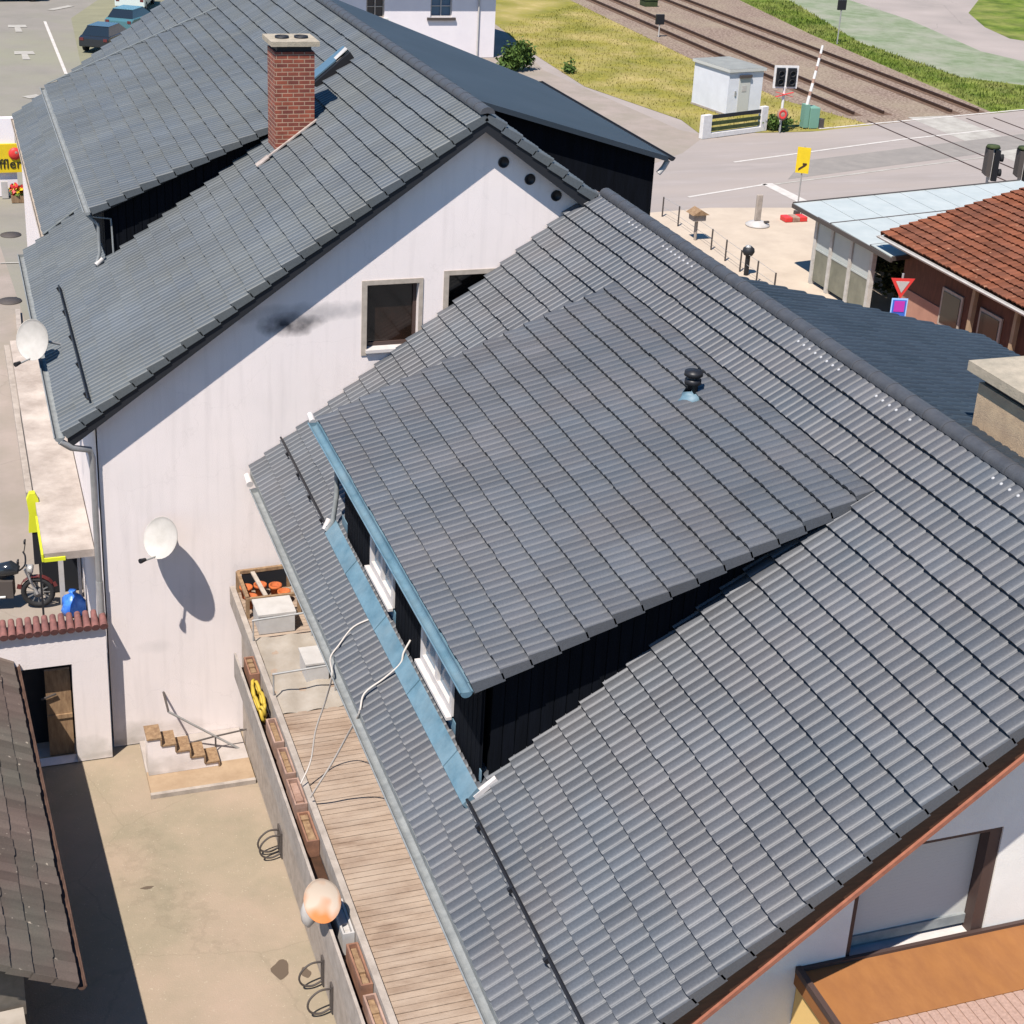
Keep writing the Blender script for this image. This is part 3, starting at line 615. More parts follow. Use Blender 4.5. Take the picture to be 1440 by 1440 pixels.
# vent pipe through the dormer roof
d_ = RX*((972-CX)/F)+RY*((560-CY)/F)+RZ
nD = Vector((-.397,0,1)); tt = (nD.dot(Vector((-5.55,0,7.33))-CAM))/nD.dot(d_); vp = CAM+d_*tt
b = MB(); b.lathe(vp, (0,0,1), [(.075,-.1),(.075,.20),(.11,.21),(.11,.27),(.07,.28),(.07,.32),(.125,.325),(.12,.38),(.001,.40)], 16); vo = b.build('vent_pipe', 'black', dmo)
b = MB(); nDn = nD.normalized(); b.lathe(vp+nDn*.02, nDn, [(.2,-.02),(.2,.03),(.1,.06),(.08,.12)], 4); b.build('vent_collar', 'zinc', vo)
# terrace
tr = MB(); tr.box(-6.34,-5.3,-16.5,-.12,2.72,2.935); tr.box(-6.27,-6.12,-16.4,-.3,0,2.72); tro = tr.build('terrace', 'deck', H)
b = MB(); y = -16.48
while y < -.25:
    h_ = random.uniform(0,.006); b.box(-6.338,-5.302,y,y+.098,2.936,2.955+h_); y += .11
b.build('decking', 'deck', tro)
tro.data.materials.append(MT['kerb'])
for p_ in tro.data.polygons:
    if p_.normal.z < .5 and p_.center.x < -6.2: p_.material_index = 1
b = MB(); b.box(-6.43,-6.34,-16.5,-.12,2.70,3.04); b.build('terrace_kerb', 'kerb', tro)
b = MB()
b.box(-6.72,-6.68,-16.4,-2.2,2.50,2.95); b.build('trough_front', 'kerb', tro)
MB().box(-6.68,-6.43,-16.4,-2.2,2.60,2.66).build('trough_floor', 'board_brown', tro)

# ------------------------------------------------------------------ FAR HOUSE
sA = .7289; zA = 11.246; xA = -2.154
RA = lambda x: zA+sA*(x-xA) if x < xA else zA-sA*(x-xA)
SA = Vector((1,0,sA)).normalized(); NA = Vector((-sA,0,1)).normalized()
A = thing('house', 'far house with white stained gable, brick chimney and long grey tiled roof', 'house', (-2.2,11,0))
holes = [(-4.02,-3.12,7.22,8.36),(-2.60,-1.65,7.22,8.46)]
holed_wall('wall', 'y', 0, .3, -8.52, 4.2, lambda u: RA(u)-.18, holes, 'plaster_a', A, extra=(xA,))
for x, z in ((-8.52,6.45),(3.9,6.6)): MB().box(x,x+.3,.3,21.6,0,z).build('side_wall', 'plaster_a', A)
holed_wall('rear_wall', 'y', 21.6, .3, -8.2, 3.9, lambda u: RA(u)-.2, [], 'plaster_b', A, extra=(xA,))
LA = lambda x: (xA-x)*math.hypot(1, sA)
r1 = tile_roof('roof', (-9.05,-.31,RA(-9.05)), (0,1,0), SA, 10.19, LA(-9.05)-.05, 'tile_far', A, prof=PROF, skirt=(.10,.08))
tile_roof('roof', (-8.62,9.88,RA(-8.62)), (0,1,0), SA, 12.1, LA(-8.62)-.05, 'tile_far', A, prof=PROF, skirt=(0,.08))
tile_roof('roof', (4.6,-.31,RA(4.6)), (0,1,0), Vector((-1,0,sA)), 22.29, (4.6-xA)*math.hypot(1,sA)-.05, 'tile_far', A, prof=PROF, skirt=(.10,.08), tilew=2)
b = MB()
b.prism([(-8.98,-.25,RA(-8.98)-.02),(xA,-.25,zA-.02),(xA,-.25,zA-.15),(-8.98,-.25,RA(-8.98)-.15)], (0,10.2,0))
b.prism([(-8.56,9.85,RA(-8.56)-.02),(xA,9.85,zA-.02),(xA,9.85,zA-.15),(-8.56,9.85,RA(-8.56)-.15)], (0,12.1,0))
b.prism([(4.5,-.25,RA(4.5)-.02),(xA,-.25,zA-.02),(xA,-.25,zA-.15),(4.5,-.25,RA(4.5)-.15)], (0,22.3,0)); b.build('roof_deck', 'board_dark', A)
b = MB()
for s, xe in ((-1,-9.0),(1,4.5)): b.prism([(xe,-.29,RA(xe)-.08),(xA,-.29,zA-.08),(xA,-.29,zA-.30),(xe,-.29,RA(xe)-.30)], (0,.05,0))
b.build('barge_board', 'board_dark', A)
ridge_cap('ridge_cap', (xA,-.34,zA+.02), (xA,21.9,zA+.02), 'cap', r1, r=.12)
gutter('gutter', (-9.13,-.34,RA(-9.05)-.03), (-9.13,9.85,RA(-9.05)-.03), 'zinc_grey', A, .075)
gutter('gutter', (-8.66,9.95,RA(-8.62)-.03), (-8.66,21.9,RA(-8.62)-.03), 'kerb', A, .05)
b = MB(); b.tube([(-9.12,-.3,RA(-9.05)-.1),(-8.95,-.28,5.98),(-8.66,-.14,5.86),(-8.62,-.09,5.7),(-8.62,-.09,.1)], .055); b.tube([(-8.62,-.09,3.4),(-8.62,-.09,.05)],.062); b.build('downpipe', 'steel', A)
b = MB(); b.obox(Vector((-8.62,9.9,RA(-8.62)))+NA*.075, Vector((-7.85,9.9,RA(-7.85)))+NA*.075, (0,.03,0), NA*.008); b.build('seam_strip', 'seam', A)
snow_guard(A, RA, -8.55, .0, 6.0, SA, NA, 1.4)
# gable windows
for (a, e, z0, z1) in holes:
    q = MB(); y0, y1 = .14, .22
    q.box(a,a+.06,y0,y1,z0,z1).box(e-.06,e,y0,y1,z0,z1).box(a+.06,e-.06,y0,y1,z1-.06,z1).box(a+.06,e-.06,y0,y1,z0,z0+.07)
    q = q.build('window', 'frame_brown', A); g = MB(); g.box(a+.06,e-.06,.18,.19,z0+.07,z1-.06); g.build('pane', 'glass_brown', q)
    g = MB(); g.box(a-.09,a,-.02,.0-.001,z0-.1,z1+.08).box(e,e+.07,-.02,-.001,z0-.1,z1+.08).box(a,e,-.02,-.001,z1,z1+.08); g.build('frame', 'frame_grey', q)
    g = MB(); g.box(a-.02,e+.02,-.07,.14,z0-.05,z0+.005); g.build('sill', 'white_paint', q)
for px, py in ((708,228),(745,252),(782,275)):
    p_ = at(px, py, 0, 1); b = MB(); b.lathe(p_+Vector((0,.0,0)), (0,-1,0), [(.095,-.0),(.095,.02),(.075,.025),(.07,.004),(.001,.004)], 18); b.build('vent_hole', 'black', A)
# brick chimney
b = MB(); b.box(-4.62,-3.88,4.7,5.42,8.9,11.36); ch = b.build('chimney', 'brick', A)
b = MB(); b.box(-4.70,-3.80,4.62,5.50,11.47,11.56); b.build('chimney_cap', 'cap_stone', ch)
b = MB(); b.box(-4.57,-3.93,4.75,5.37,11.36,11.47); b.build('chimney_neck', 'board_dark', ch)
for x in (-4.42,-4.06):
    b = MB(); b.lathe((x,5.05,11.56), (0,0,1), [(.13,0),(.13,.04),(.10,.04),(.09,.005),(.001,.005)], 14); b.build('flue', 'board_dark', ch)
b = MB(); b.obox(Vector((-4.78,4.66,RA(-4.78)))+NA*.08, Vector((-3.8,4.66,RA(-3.8)))+NA*.08, (0,.035,0), NA*.012)
b.obox(Vector((-4.95,4.62,RA(-4.95)))+NA*.09, Vector((-4.72,4.62,RA(-4.72)))+NA*.09, (0,.10,0), NA*.012); b.build('chimney_flashing', 'flash_pale', ch)
# roof window, tilted open
b = MB(); p1 = lambda x, y, h: Vector((x, y, RA(x)))+NA*h
b.prism([p1(-3.42,6.45,.0),p1(-2.66,6.45,.0),p1(-2.66,6.45,.20),p1(-3.42,6.45,.14)], (0,.6,0)); sk = b.build('skylight', 'black', A)
b = MB(); b.prism([p1(-3.48,6.56,.15),p1(-2.66,6.56,.21),p1(-2.66,6.56,.24),p1(-3.48,6.56,.18)], (0,.42,0)); b.build('sash', 'sash_glass', sk)
b = MB(); b.obox(p1(-2.92,6.66,.20), p1(-2.66,6.66,.24), (0,.10,0), NA*.02); b.build('sash_corner', 'plastic_white', sk)
# long left dormer
dA = lambda x: 8.27+.44*(x+7.95)
xd = -7.72
b = MB()
for y, th in ((5.84,.25),(17.2,-.12)):
    b.prism([(xd,y,RA(xd)-.1),(-3.7,y,RA(-3.7)-.1),(-3.7,y,dA(-3.7)-.05),(xd,y,dA(xd)-.1)], (0,th,0))
b.box(xd,xd+.12,6.17,17.08,RA(xd)-.1,dA(xd)-.1); da = b.build('dormer', 'slate', A)
b = MB()
x = -7.6
while x < -4.3:
    b.box(x,x+.135,5.822,5.838,RA(x)+.06,dA(x)-.12); x += .15
b.build('cladding', 'slate', da)
tile_roof('dormer_roof', (-7.98,5.60,dA(-7.98)), (0,1,0), Vector((1,0,.44)), 11.72, 4.42*math.hypot(1,.44), 'tile_far', da, prof=PROF, skirt=(.10,.08))
b = MB(); b.prism([(-7.93,5.66,dA(-7.93)-.02),(-3.7,5.66,dA(-3.7)-.02),(-3.7,5.66,dA(-3.7)-.10),(-7.93,5.66,dA(-7.93)-.15)], (0,11.6,0)); b.build('dormer_soffit', 'board_dark', da)
gutter('dormer_gutter', (-8.05,5.58,dA(-7.98)-.02), (-8.05,17.4,dA(-7.98)-.02), 'zinc_grey', da, .06)
b = MB(); b.tube([(-8.04,5.75,8.15),(-7.85,5.74,7.95),(-7.84,5.74,7.4),(-7.9,5.7,7.22)], .035); b.tube([(-8.04,5.75,8.12),(-7.6,5.76,8.05),(-7.58,5.76,7.35)], .02); b.build('downpipe', 'zinc_grey', da)
b = MB(); b.tube([(-7.93,5.66,7.17),(-7.80,5.73,7.27)], .05); b.build('downpipe_shoe', 'plastic_white', da)
b = MB(); b.obox(Vector((-7.95,17.3,dA(-7.95)+.09)), Vector((-3.6,17.3,dA(-3.6)+.09)), (0,.04,0), (0,0,.008)); b.build('verge_strip', 'seam', da)
# right dormer behind the ridge with near-black cheek
zr = lambda x: 11.07-.295*(x-xA)
b = MB(); b.prism([(-1.7,3.1,RA(-1.7)-.05),(2.45,3.1,RA(2.45)-.05),(2.45,3.1,zr(2.45)-.1),(-1.7,3.1,zr(-1.7)-.1)], (0,.15,0)); b.box(2.3,2.45,3.25,10.2,7.0,zr(2.45)-.1); dc = b.build('dormer', 'slate', A)
b = MB(); b.prism([(-2.1,2.85,zr(-2.1)),(2.62,2.85,zr(2.62)),(2.62,10.4,zr(2.62)),(-2.1,17.5,zr(-2.1))], (0,0,-.10)); b.build('dormer_roof', 'slate_roof', dc)
gutter('dormer_gutter', (2.70,2.85,zr(2.62)-.03), (2.70,10.4,zr(2.62)-.03), 'board_dark', dc, .06)
b = MB(); b.tube([(2.68,3.0,zr(2.62)-.1),(2.6,3.0,zr(2.62)-.25),(2.5,3.0,zr(2.62)-.36)], .055); b.build('downpipe', 'plastic_white', dc)

# canopy along the far house's street side
cp = thing('shop_canopy', 'stained flat concrete canopy over a dark shopfront beside the far house', 'canopy', (-8.9,6,0))
b = MB(); b.box(-9.42,-8.54,1.82,13.2,2.90,3.05); b.build('canopy_roof', 'canopy', cp)
b = MB(); b.box(-9.46,-9.425,1.80,3.4,2.90,3.05); b.box(-9.42,-9.05,1.78,1.815,2.90,2.97); b.build('fascia', 'lemon', cp)
b = MB(); b.box(-9.02,-8.92,5.3,5.4,0,2.9); b.build('post', 'plastic_white', cp)
b = MB(); b.box(-8.66,-8.60,5.0,5.08,0,2.9); b.build('post', 'plastic_white', cp)
b = MB(); b.box(-9.32,-8.56,6.0,12.8,.0,2.88); b.build('shopfront', 'board_dark', cp)
b = MB(); b.box(-9.56,-9.44,4.7,13.2,2.80,2.95); b.build('canopy_gutter', 'kerb', cp)
sg = thing('hanging_sign', 'narrow lemon yellow sign panel above a dark panel at the canopy edge', 'sign', (-9.5,4.0,0))
b = MB(); b.prism([(-9.58,4.0,2.42),(-9.36,4.0,2.42),(-9.38,4.0,2.78),(-9.36,4.0,3.1),(-9.42,4.0,3.24),(-9.52,4.0,3.24),(-9.58,4.0,3.1),(-9.55,4.0,2.78)], (0,.14,0)); b.build('panel', 'lemon', sg)
b = MB(); b.box(-9.52,-9.36,4.02,4.12,1.72,2.41); b.build('lower_panel', 'board_dark', sg)
b = MB(); b.box(-9.44,-9.40,4.05,4.09,0,1.71); b.build('post', 'board_dark', sg)

# garden wall with red coping and an opening
gw = thing('garden_wall', 'white garden wall with red scalloped coping and dark gateway', 'wall', (-10.3,-.2,0))
holed_wall('wall', 'y', -.30, .25, -13.0, -8.58, lambda u: 2.70, [(-10.1,-9.17,0,1.98)], 'plaster_a', gw)
b = MB()
x = -13.0
while x < -8.62:
    b.tube([(x+.07,-.40,2.69),(x+.07,-.02,2.80)], [.07,.05], 10); x += .135
b.build('coping', 'coping', gw)
b = MB(); b.box(-9.62,-9.2,.0,.06,0,1.72); b.box(-9.62,-9.2,-.03,0,.75,.83); gd = b.build('gate', 'wood', gw)
MB().box(-10.2,-9.1,.45,.5,0,2.1).build('back_panel', 'board_dark', gw)  # dark sheet added behind the gate to stand for the gateway's shade
b = MB(); b.bar((-9.7,-.05,1.2),(-9.45,-.05,1.28),.03); b.build('handle', 'lead', gd)

# stepped block with brown treads by the gable, slab and handrail
st = thing('cellar_steps', 'small white stair block with five brown treads against the gable wall', 'stairs', (-7.6,-.7,0))
for i in range(5):
    x0 = -8.05+i*.245; z1 = .78-i*.16
    b = MB(); b.box(x0,x0+.245,-1.12,-.72,.06,z1); b.build('step', 'plaster_a', st)
    b = MB(); b.box(x0-.015,x0+.24,-1.14,-.70,z1+.001,z1+.03); b.box(x0+.215,x0+.24,-1.15,-1.122,z1-.13,z1); b.build('tread', 'wood', st)
b = MB(); b.box(-8.08,-6.30,-1.62,-1.0,-.02,.055); b.build('slab', 'wood_pale', st)
b = MB(); b.box(-8.08,-6.30,-.995,-.01,-.02,.05); b.build('landing', 'landing', st)
b = MB(); b.box(-8.09,-6.30,-1.70,-1.625,-.02,.06); b.build('slab_edge', 'kerb', st)
hr = thing('handrail', 'thin crossed grey handrails fixed low on the white gable wall', 'handrail', (-7.1,-.15,0))
P = lambda px, py: at(px, py, -.66, 1)
b = MB(); b.tube([P(237,1001), P(356,1063)], .022); b.build('rail', 'steel', hr)
b = MB(); b.tube([P(270,1044), P(300,1036), P(362,1022)], .016); b.build('rail', 'lead', hr)
b = MB(); b.tube([P(237,1001), P(237,1001)+Vector((0,.65,0))], .02); b.tube([P(303,1036), Vector((P(303,1036).x, P(303,1036).y, .05))], .016); b.build('bracket', 'lead', hr)

# ------------------------------------------------------------------ DISHES
def dish(c, aim, r, name, label, foot, mt='dish', arm=True):
    t = thing(name, label, 'satellite dish', c); c = Vector(c); aim = Vector(aim).normalized()
    prof = [(r*k/8, .22*r*(k/8)**2) for k in range(9)]+[(r*1.02, .22*r+.01), (r*.98, .22*r-.02)]+[(r*k/8, .22*r*(k/8)**2-.02) for k in range(7, -1, -1)]
    MB().lathe(c, aim, prof, 28).build('reflector', mt, t)
    low = (Vector((0,0,-1))-aim*Vector((0,0,-1)).dot(aim)).normalized()
    if arm:
        e = c+aim*r*1.0+low*r*1.25
        MB().tube([c+low*r*.9+aim*.1*r, e], .016, 6).build('arm', 'steel', t)
        MB().tube([e-low*.04-aim*.06, e+low*.0+aim*.05], [.03,.045], 8).build('receiver', 'black', t)
    MB().tube([c-aim*.03, c-aim*.12, Vector(foot)], .022, 8).build('bracket', 'steel', t)
    return t
p_ = at(230,757,-.44,1)
dish(p_, (-.62,-.5,.42), .35, 'satellite_dish', 'white satellite dish casting a long shadow on the gable wall', (p_.x+.25,-.0,p_.z-.25))
p_ = at(50,478,-9.25,0)
dish(p_, (-.7,-.65,.3), .36, 'satellite_dish', 'white satellite dish under the far house eave above the canopy', (-8.55,p_.y+.3,p_.z-.3))
p_ = at(457,1266,3.30,2)
dish(p_, (-.72,-.62,.45), .27, 'satellite_dish', 'orange stained white dish on the terrace planter rail', (-6.66,p_.y+.15,3.2), 'dish_rust', False)

# ------------------------------------------------------------------ TERRACE THINGS
def planter(y0, y1, mt, lab, x0=-6.60, x1=-6.44, z0=2.665, z1=2.98, soil='wood'):
    sh_ = random.uniform(-.03,.05); y0 += sh_; y1 += sh_-random.uniform(0,.12); z1 += random.uniform(-.05,.03); x0 += random.uniform(-.02,.015)
    t = thing('planter_box', lab, 'planter', ((x0+x1)/2, (y0+y1)/2, z0), group='planter boxes along the terrace edge')
    b = MB(); b.box(x0,x1,y0,y1,z0,z0+.03).box(x0,x0+.025,y0,y1,z0+.03,z1).box(x1-.025,x1,y0,y1,z0+.03,z1).box(x0+.025,x1-.025,y0,y0+.025,z0+.03,z1).box(x0+.025,x1-.025,y1-.025,y1,z0+.03,z1); b.build('box', mt, t)
    b = MB()
    n = 6
    for i in range(n):
        ya = y0+.03+(y1-y0-.06)*i/n; yb = y0+.03+(y1-y0-.06)*(i+1)/n; b.box(x0+.03,x1-.03,ya,yb,z1-.1,z1-.05+random.uniform(-.02,.02))
    b.build('soil', soil, t)
planter(-4.9,-4.15,'rosy','pinkish planter box nearest the yellow hose')
planter(-5.75,-4.98,'rosy','pink planter box with a dark knot beside the white cables')
planter(-6.55,-5.83,'rosy','pale rose planter box in the middle of the terrace rail',soil='rosy')
planter(-7.3,-6.62,'terracotta','terracotta planter box just beyond the stained dish')
planter(-9.3,-8.55,'plastic_white','white planter box just in front of the stained dish',soil='plastic_white')
planter(-10.2,-9.38,'terracotta','terracotta planter box nearest the camera on the terrace rail')
planter(-11.2,-10.3,'rosy','rose planter box at the terrace end nearest the camera')
planter(-2.95,-2.3,'terracotta','terracotta planter box beyond the yellow hose by the foam box')
# hose
b = MB(); pts = []
cx_, cy_, cz_ = -6.57, -3.55, 2.80
for k in range(61):
    a = 2*PI*k/20; pts.append((cx_+.06*math.sin(a), cy_+.42*math.cos(a)*(1+.08*math.sin(k)), cz_+.05+.12*math.sin(2*a+k*.1)))
b.tube(pts, .028, 7); tag(b.build('garden_hose', 'hose'), 'yellow garden hose coiled on the outside of the terrace rail', 'hose')
# storage rack at the far end of the terrace
rk = thing('storage_rack', 'weathered wooden storage rack at the far end of the terrace', 'rack', (-5.9,-.9,2.96))
b = MB()
for x in (-6.30,-5.42):
    for y in (-.2,-1.15): b.bar((x,y,2.96),(x,y,3.34),.06)
    b.bar((x,-.2,3.34),(x,-1.15,3.34),.06)
b.bar((-6.30,-.2,3.34),(-5.42,-.2,3.36),.06); b.bar((-6.30,-1.15,3.32),(-5.42,-1.15,3.32),.05); b.build('frame', 'wood', rk)
b = MB(); b.box(-6.23,-5.45,-.22,-.18,2.97,3.30); b.build('back_panel', 'board_dark', rk)
b = MB(); b.bar((-6.05,-.25,3.34),(-5.98,-1.1,3.32),.07,.03); b.build('slat', 'frame_grey', rk)
for i, (x, y) in enumerate(((-6.2,-.45),(-5.95,-.42),(-5.7,-.5),(-6.18,-.8),(-5.6,-.75))):
    t = thing('flower_pot', ('orange flower pot stored in the terrace rack, '+['left rear corner','rear middle','rear right','front left','front right'][i]), 'flower pot', (x,y,2.965), group='orange pots in the terrace rack')
    MB().lathe((x,y,2.965), (0,0,1), [(.001,0),(.07,0),(.10,.17),(.115,.17),(.115,.22),(.09,.22),(.085,.17),(.001,.17)], 16).build('pot', 'orange', t)
b = MB(); b.box(-6.22,-5.62,-1.75,-1.22,2.965,3.02); b.box(-6.22,-6.18,-1.75,-1.22,3.02,3.30); b.box(-5.66,-5.62,-1.75,-1.22,3.02,3.30); b.box(-6.18,-5.66,-1.75,-1.71,3.02,3.30); b.box(-6.18,-5.66,-1.26,-1.22,3.02,3.30)
b.box(-6.24,-5.60,-1.77,-1.20,3.301,3.34); tag(b.build('foam_box', 'plastic_white'), 'white lidded foam box on the terrace before the rack', 'box')
b = MB(); n_ = 14; vs_ = []; fs_q = []
for i in range(n_+1):
    for j in range(n_+1): vs_.append((-6.32+.95*i/n_, -1.9-2.3*j/n_, 2.985+.02*math.sin(i*.9+j*.5)+.015*math.sin(j*1.7)))
for i in range(n_):
    for j in range(n_): fs_q.append((i*(n_+1)+j, (i+1)*(n_+1)+j, (i+1)*(n_+1)+j+1, i*(n_+1)+j+1))
b.add(vs_, fs_q, True); tag(b.build('dust_sheet', 'film'), 'rumpled grimy beige sheet spread on the far part of the terrace', 'sheet')
for y_, lab_ in ((-2.05,'thin metal rail across the terrace just before the white foam box'),(-3.75,'thin metal rail across the terrace over the beige sheet')):
    t = thing('cross_rail', lab_, 'rail', (-5.9,y_,2.96)); MB().tube([(-6.39,y_,3.42),(-5.35,y_,3.46)], .018, 6).build('bar', 'steel', t)
    for x_ in (-6.37,-5.4): MB().tube([(x_,y_,2.965),(x_,y_,3.43)], .014, 6).build('upright', 'steel', t)
b = MB(); b.box(-5.78,-5.42,-3.4,-2.9,2.965,3.28); b.box(-5.80,-5.40,-3.42,-2.88,3.28,3.31); tag(b.build('storage_tub', 'plastic_white'), 'white plastic tub standing on the terrace under the gutter', 'tub')
# white cables from the dormer over the gutter to the terrace
def onroof(px, py, h=.12):
    d = RX*((px-CX)/F)+RY*((py-CY)/F)+RZ; n = Vector((-sB,0,1)); t = n.dot(Vector((0,0,zB))-CAM)/n.dot(d); return CAM+d*t+NB*h
def smooth_pts(P_, k=5):
    P_ = [Vector(p) for p in P_]; out = []
    for i in range(len(P_)-1):
        a = P_[max(i-1,0)]; b = P_[i]; c = P_[i+1]; d = P_[min(i+2,len(P_)-1)]
        for j in range(k):
            t = j/k; out.append(.5*((2*b)+(c-a)*t+(2*a-5*b+4*c-d)*t*t+(3*b-a-3*c+d)*t**3))
    return out+[P_[-1]]
c1 = [onroof(528,872,.05), onroof(503,888,.10), onroof(483,913,.10), onroof(472,933,.12), at(467,950,5.2), at(458,985,4.5), at(444,1027,3.9), at(437,1070,3.4), at(423,1102,3.12)]
MBc = MB(); MBc.tube(smooth_pts(c1), .012, 6); tag(MBc.build('cable', 'cable'), 'shorter pale cable running from below the dormer flashing over the gutter', 'cable')
c2 = [onroof(592,916,.24), onroof(580,931,.20), onroof(571,942,.13), onroof(547,960,.10), onroof(520,983,.12), at(505,1003,5.22), at(487,1037,4.5), at(467,1073,3.9), at(450,1100,3.5), at(437,1121,3.15)]
MBc = MB(); MBc.tube(smooth_pts(c2), .014, 6); tag(MBc.build('cable', 'cable'), 'longer pale cable hanging from the second dormer window to the terrace', 'cable')
# bicycle loops on the courtyard by the terrace wall
def loop(px, py, lab, n):
    a = at(px, py); t = thing('cycle_stand', lab, 'cycle stand', (a.x, a.y, 0))
    for k in range(n):
        b = MB(); y = a.y+.16*k; P_ = [(-6.28,y,.42),(-6.46,y-.04,.46),(-6.60,y-.05,.36),(-6.64,y-.05,.22),(-6.58,y-.05,.10),(-6.44,y-.04,.05),(-6.28,y,.08)]
        b.tube(smooth_pts(P_, 4), .016, 6); b.build('hoop', 'lead', t)
    b = MB(); b.box(-6.30,-6.272,a.y-.06,a.y+.16*(n-1)+.06,.02,.5); b.build('wall_plate', 'lead', t)
loop(395,1205,'pair of dark cycle hoops on the terrace wall farther from the camera',2); loop(450,1385,'single dark cycle hoop on the terrace wall nearer the camera',1)
loop(455,1425,'low dark cycle hoop at the bottom edge of the courtyard',1)
tw = MB(); tw.lathe((-6.82,-8.35,2.70), (0,0,1), [(.02,-.3),(.09,-.2),(.11,-.05),(.07,.1),(.02,.14)], 9); tag(tw.build('white_bag', 'plastic_white'), 'white plastic bag hanging from the terrace rail below the dish', 'bag')

# ------------------------------------------------------------------ BARN
bn = thing('barn', 'low barn with brown lichen spotted tiled roof in the corner', 'barn', (-11,-5,0))
ze, sl_ = 2.15, .62
BU = Vector((-.045,1,0)).normalized(); b0 = Vector((-9.76,-8.35,ze)); BX = Vector((1,.045,0)).normalized()
def BP(d, l, z): return b0+BX*d+BU*l+Vector((0,0,z-ze))
RN = lambda d: ze-sl_*d
tile_roof('roof', b0, BU, -BX+Vector((0,0,sl_)), 8.2, 4.2*math.hypot(1,sl_), 'barn_tile', bn, hump=.20, gauge=.31, amp=.007, rise=.028, prof=PROF_LOW, skirt=(.09,0), tilew=1, jit=.006)
b = MB(); b.prism([BP(-4.2,.38,0),BP(-.62,.38,0),BP(-.62,.38,RN(-.62)-.15),BP(-4.2,.38,RN(-4.2)-.15)], BU*7.6); b.build('wall', 'dark_wall', bn)
b = MB(); b.prism([BP(-4.3,-.5,0),BP(-.66,-.5,0),BP(-.66,-.5,1.72),BP(-4.3,-.5,1.72)], BU*.8); b.build('porch', 'film', bn)
b = MB(); b.prism([BP(-.04,.05,ze-.02),BP(-4.2,.05,RN(-4.2)-.02),BP(-4.2,.05,RN(-4.2)-.10),BP(-.04,.05,ze-.10)], BU*8.1); b.build('roof_deck', 'board_brown', bn)
gutter('gutter', BP(.05,0,ze-.05), BP(.05,8.2,ze-.05), 'rust_gutter', bn, .05)

# ------------------------------------------------------------------ MOTORBIKE AND BAG
mb = thing('motorcycle', 'dark motorcycle parked behind the garden wall', 'motorcycle', (-10.15,5.6,0), math.radians(-12))
def wheel(x, r, par):
    b = MB(); ring = []
    for k in range(25):
        a = 2*PI*k/24; ring.append((x+r*math.cos(a), 0, r+.055+r*math.sin(a)*1.0))
    b.tube(ring, .055, 8, False); wt = b.build('wheel', 'rubber', par, False)
    b = MB()
    for k in range(6):
        a = PI*k/6; b.bar((x+r*math.cos(a),0,r+.055+r*math.sin(a)),(x-r*math.cos(a),0,r+.055-r*math.sin(a)),.02)
    b.lathe((x,-.06,r+.055), (0,1,0), [(.001,0),(.09,0),(.09,.12),(.001,.12)], 12); b.build('rim', 'steel_dark', wt, False)
wheel(.72,.29,mb); wheel(-.70,.29,mb)
MB().tube([(.72,-.09,.35),(.50,-.09,.92)], .03).tube([(.72,.09,.35),(.50,.09,.92)], .03).build('fork', 'steel', mb, False)
MB().tube(smooth_pts([(.40,.42,1.05),(.46,.3,1.02),(.50,.0,.98),(.46,-.3,1.02),(.40,-.42,1.05)]), .018).build('handlebar', 'black', mb, False)
for s in (1,-1): MB().tube([(.42,.36*s,1.03),(.46,.42*s,1.25)], .01).lathe((.46,.44*s,1.27), (-1,0,.1), [(.001,0),(.06,0),(.05,.03),(.001,.04)], 12).build('mirror', 'black', mb, False)
MB().lathe((.58,0,.88), (1,0,-.1), [(.001,-.06),(.09,-.04),(.1,.05),(.09,.07),(.001,.08)], 14).build('headlight', 'steel', mb, False)
MB().tube([(.38,0,.86),(.22,0,.90),(.02,0,.86),(-.12,0,.80)], [.08,.16,.15,.08], 12).build('tank', 'car_dark', mb, False)
MB().tube([(-.08,0,.80),(-.3,0,.78),(-.6,0,.82),(-.85,0,.86)], [.09,.14,.13,.07], 10).build('seat', 'rubber', mb, False)
MB().box(-.22,.25,-.14,.14,.28,.66).tube([(.3,0,.8),(-.5,0,.5)], .035).build('engine', 'lead', mb, False)
MB().tube([(.1,-.16,.32),(-.4,-.18,.3),(-.95,-.18,.42)], [.03,.035,.055]).build('exhaust', 'steel', mb, False)
b = MB()
for k in range(9):
    a = PI*(.1+.75*k/8); b.bar((.72+.37*math.cos(a)-.01,0,.35+.37*math.sin(a)), (.72+.37*math.cos(a+.3),0,.35+.37*math.sin(a+.3)), .12, .012)
b.build('mudguard', 'maroon', mb, False)
a_ = at(104,862,.0); bagp = (a_.x, a_.y, 0); bm_ = MB(); prof = [(.001,0),(.19,0),(.24,.12),(.22,.30),(.13,.42),(.04,.46),(.08,.53),(.001,.51)]
bm_.lathe(bagp, (0,0,1), prof, 14)
for i, v in enumerate(bm_.v):
    r_ = 1+.16*math.sin(7*i*.37)+.1*math.cos(i*1.7); bm_.v[i] = (bagp[0]+(v[0]-bagp[0])*r_, bagp[1]+(v[1]-bagp[1])*r_, v[2])
tag(bm_.build('rubbish_bag', 'bagblue'), 'crumpled blue plastic bag behind the garden wall', 'bag')

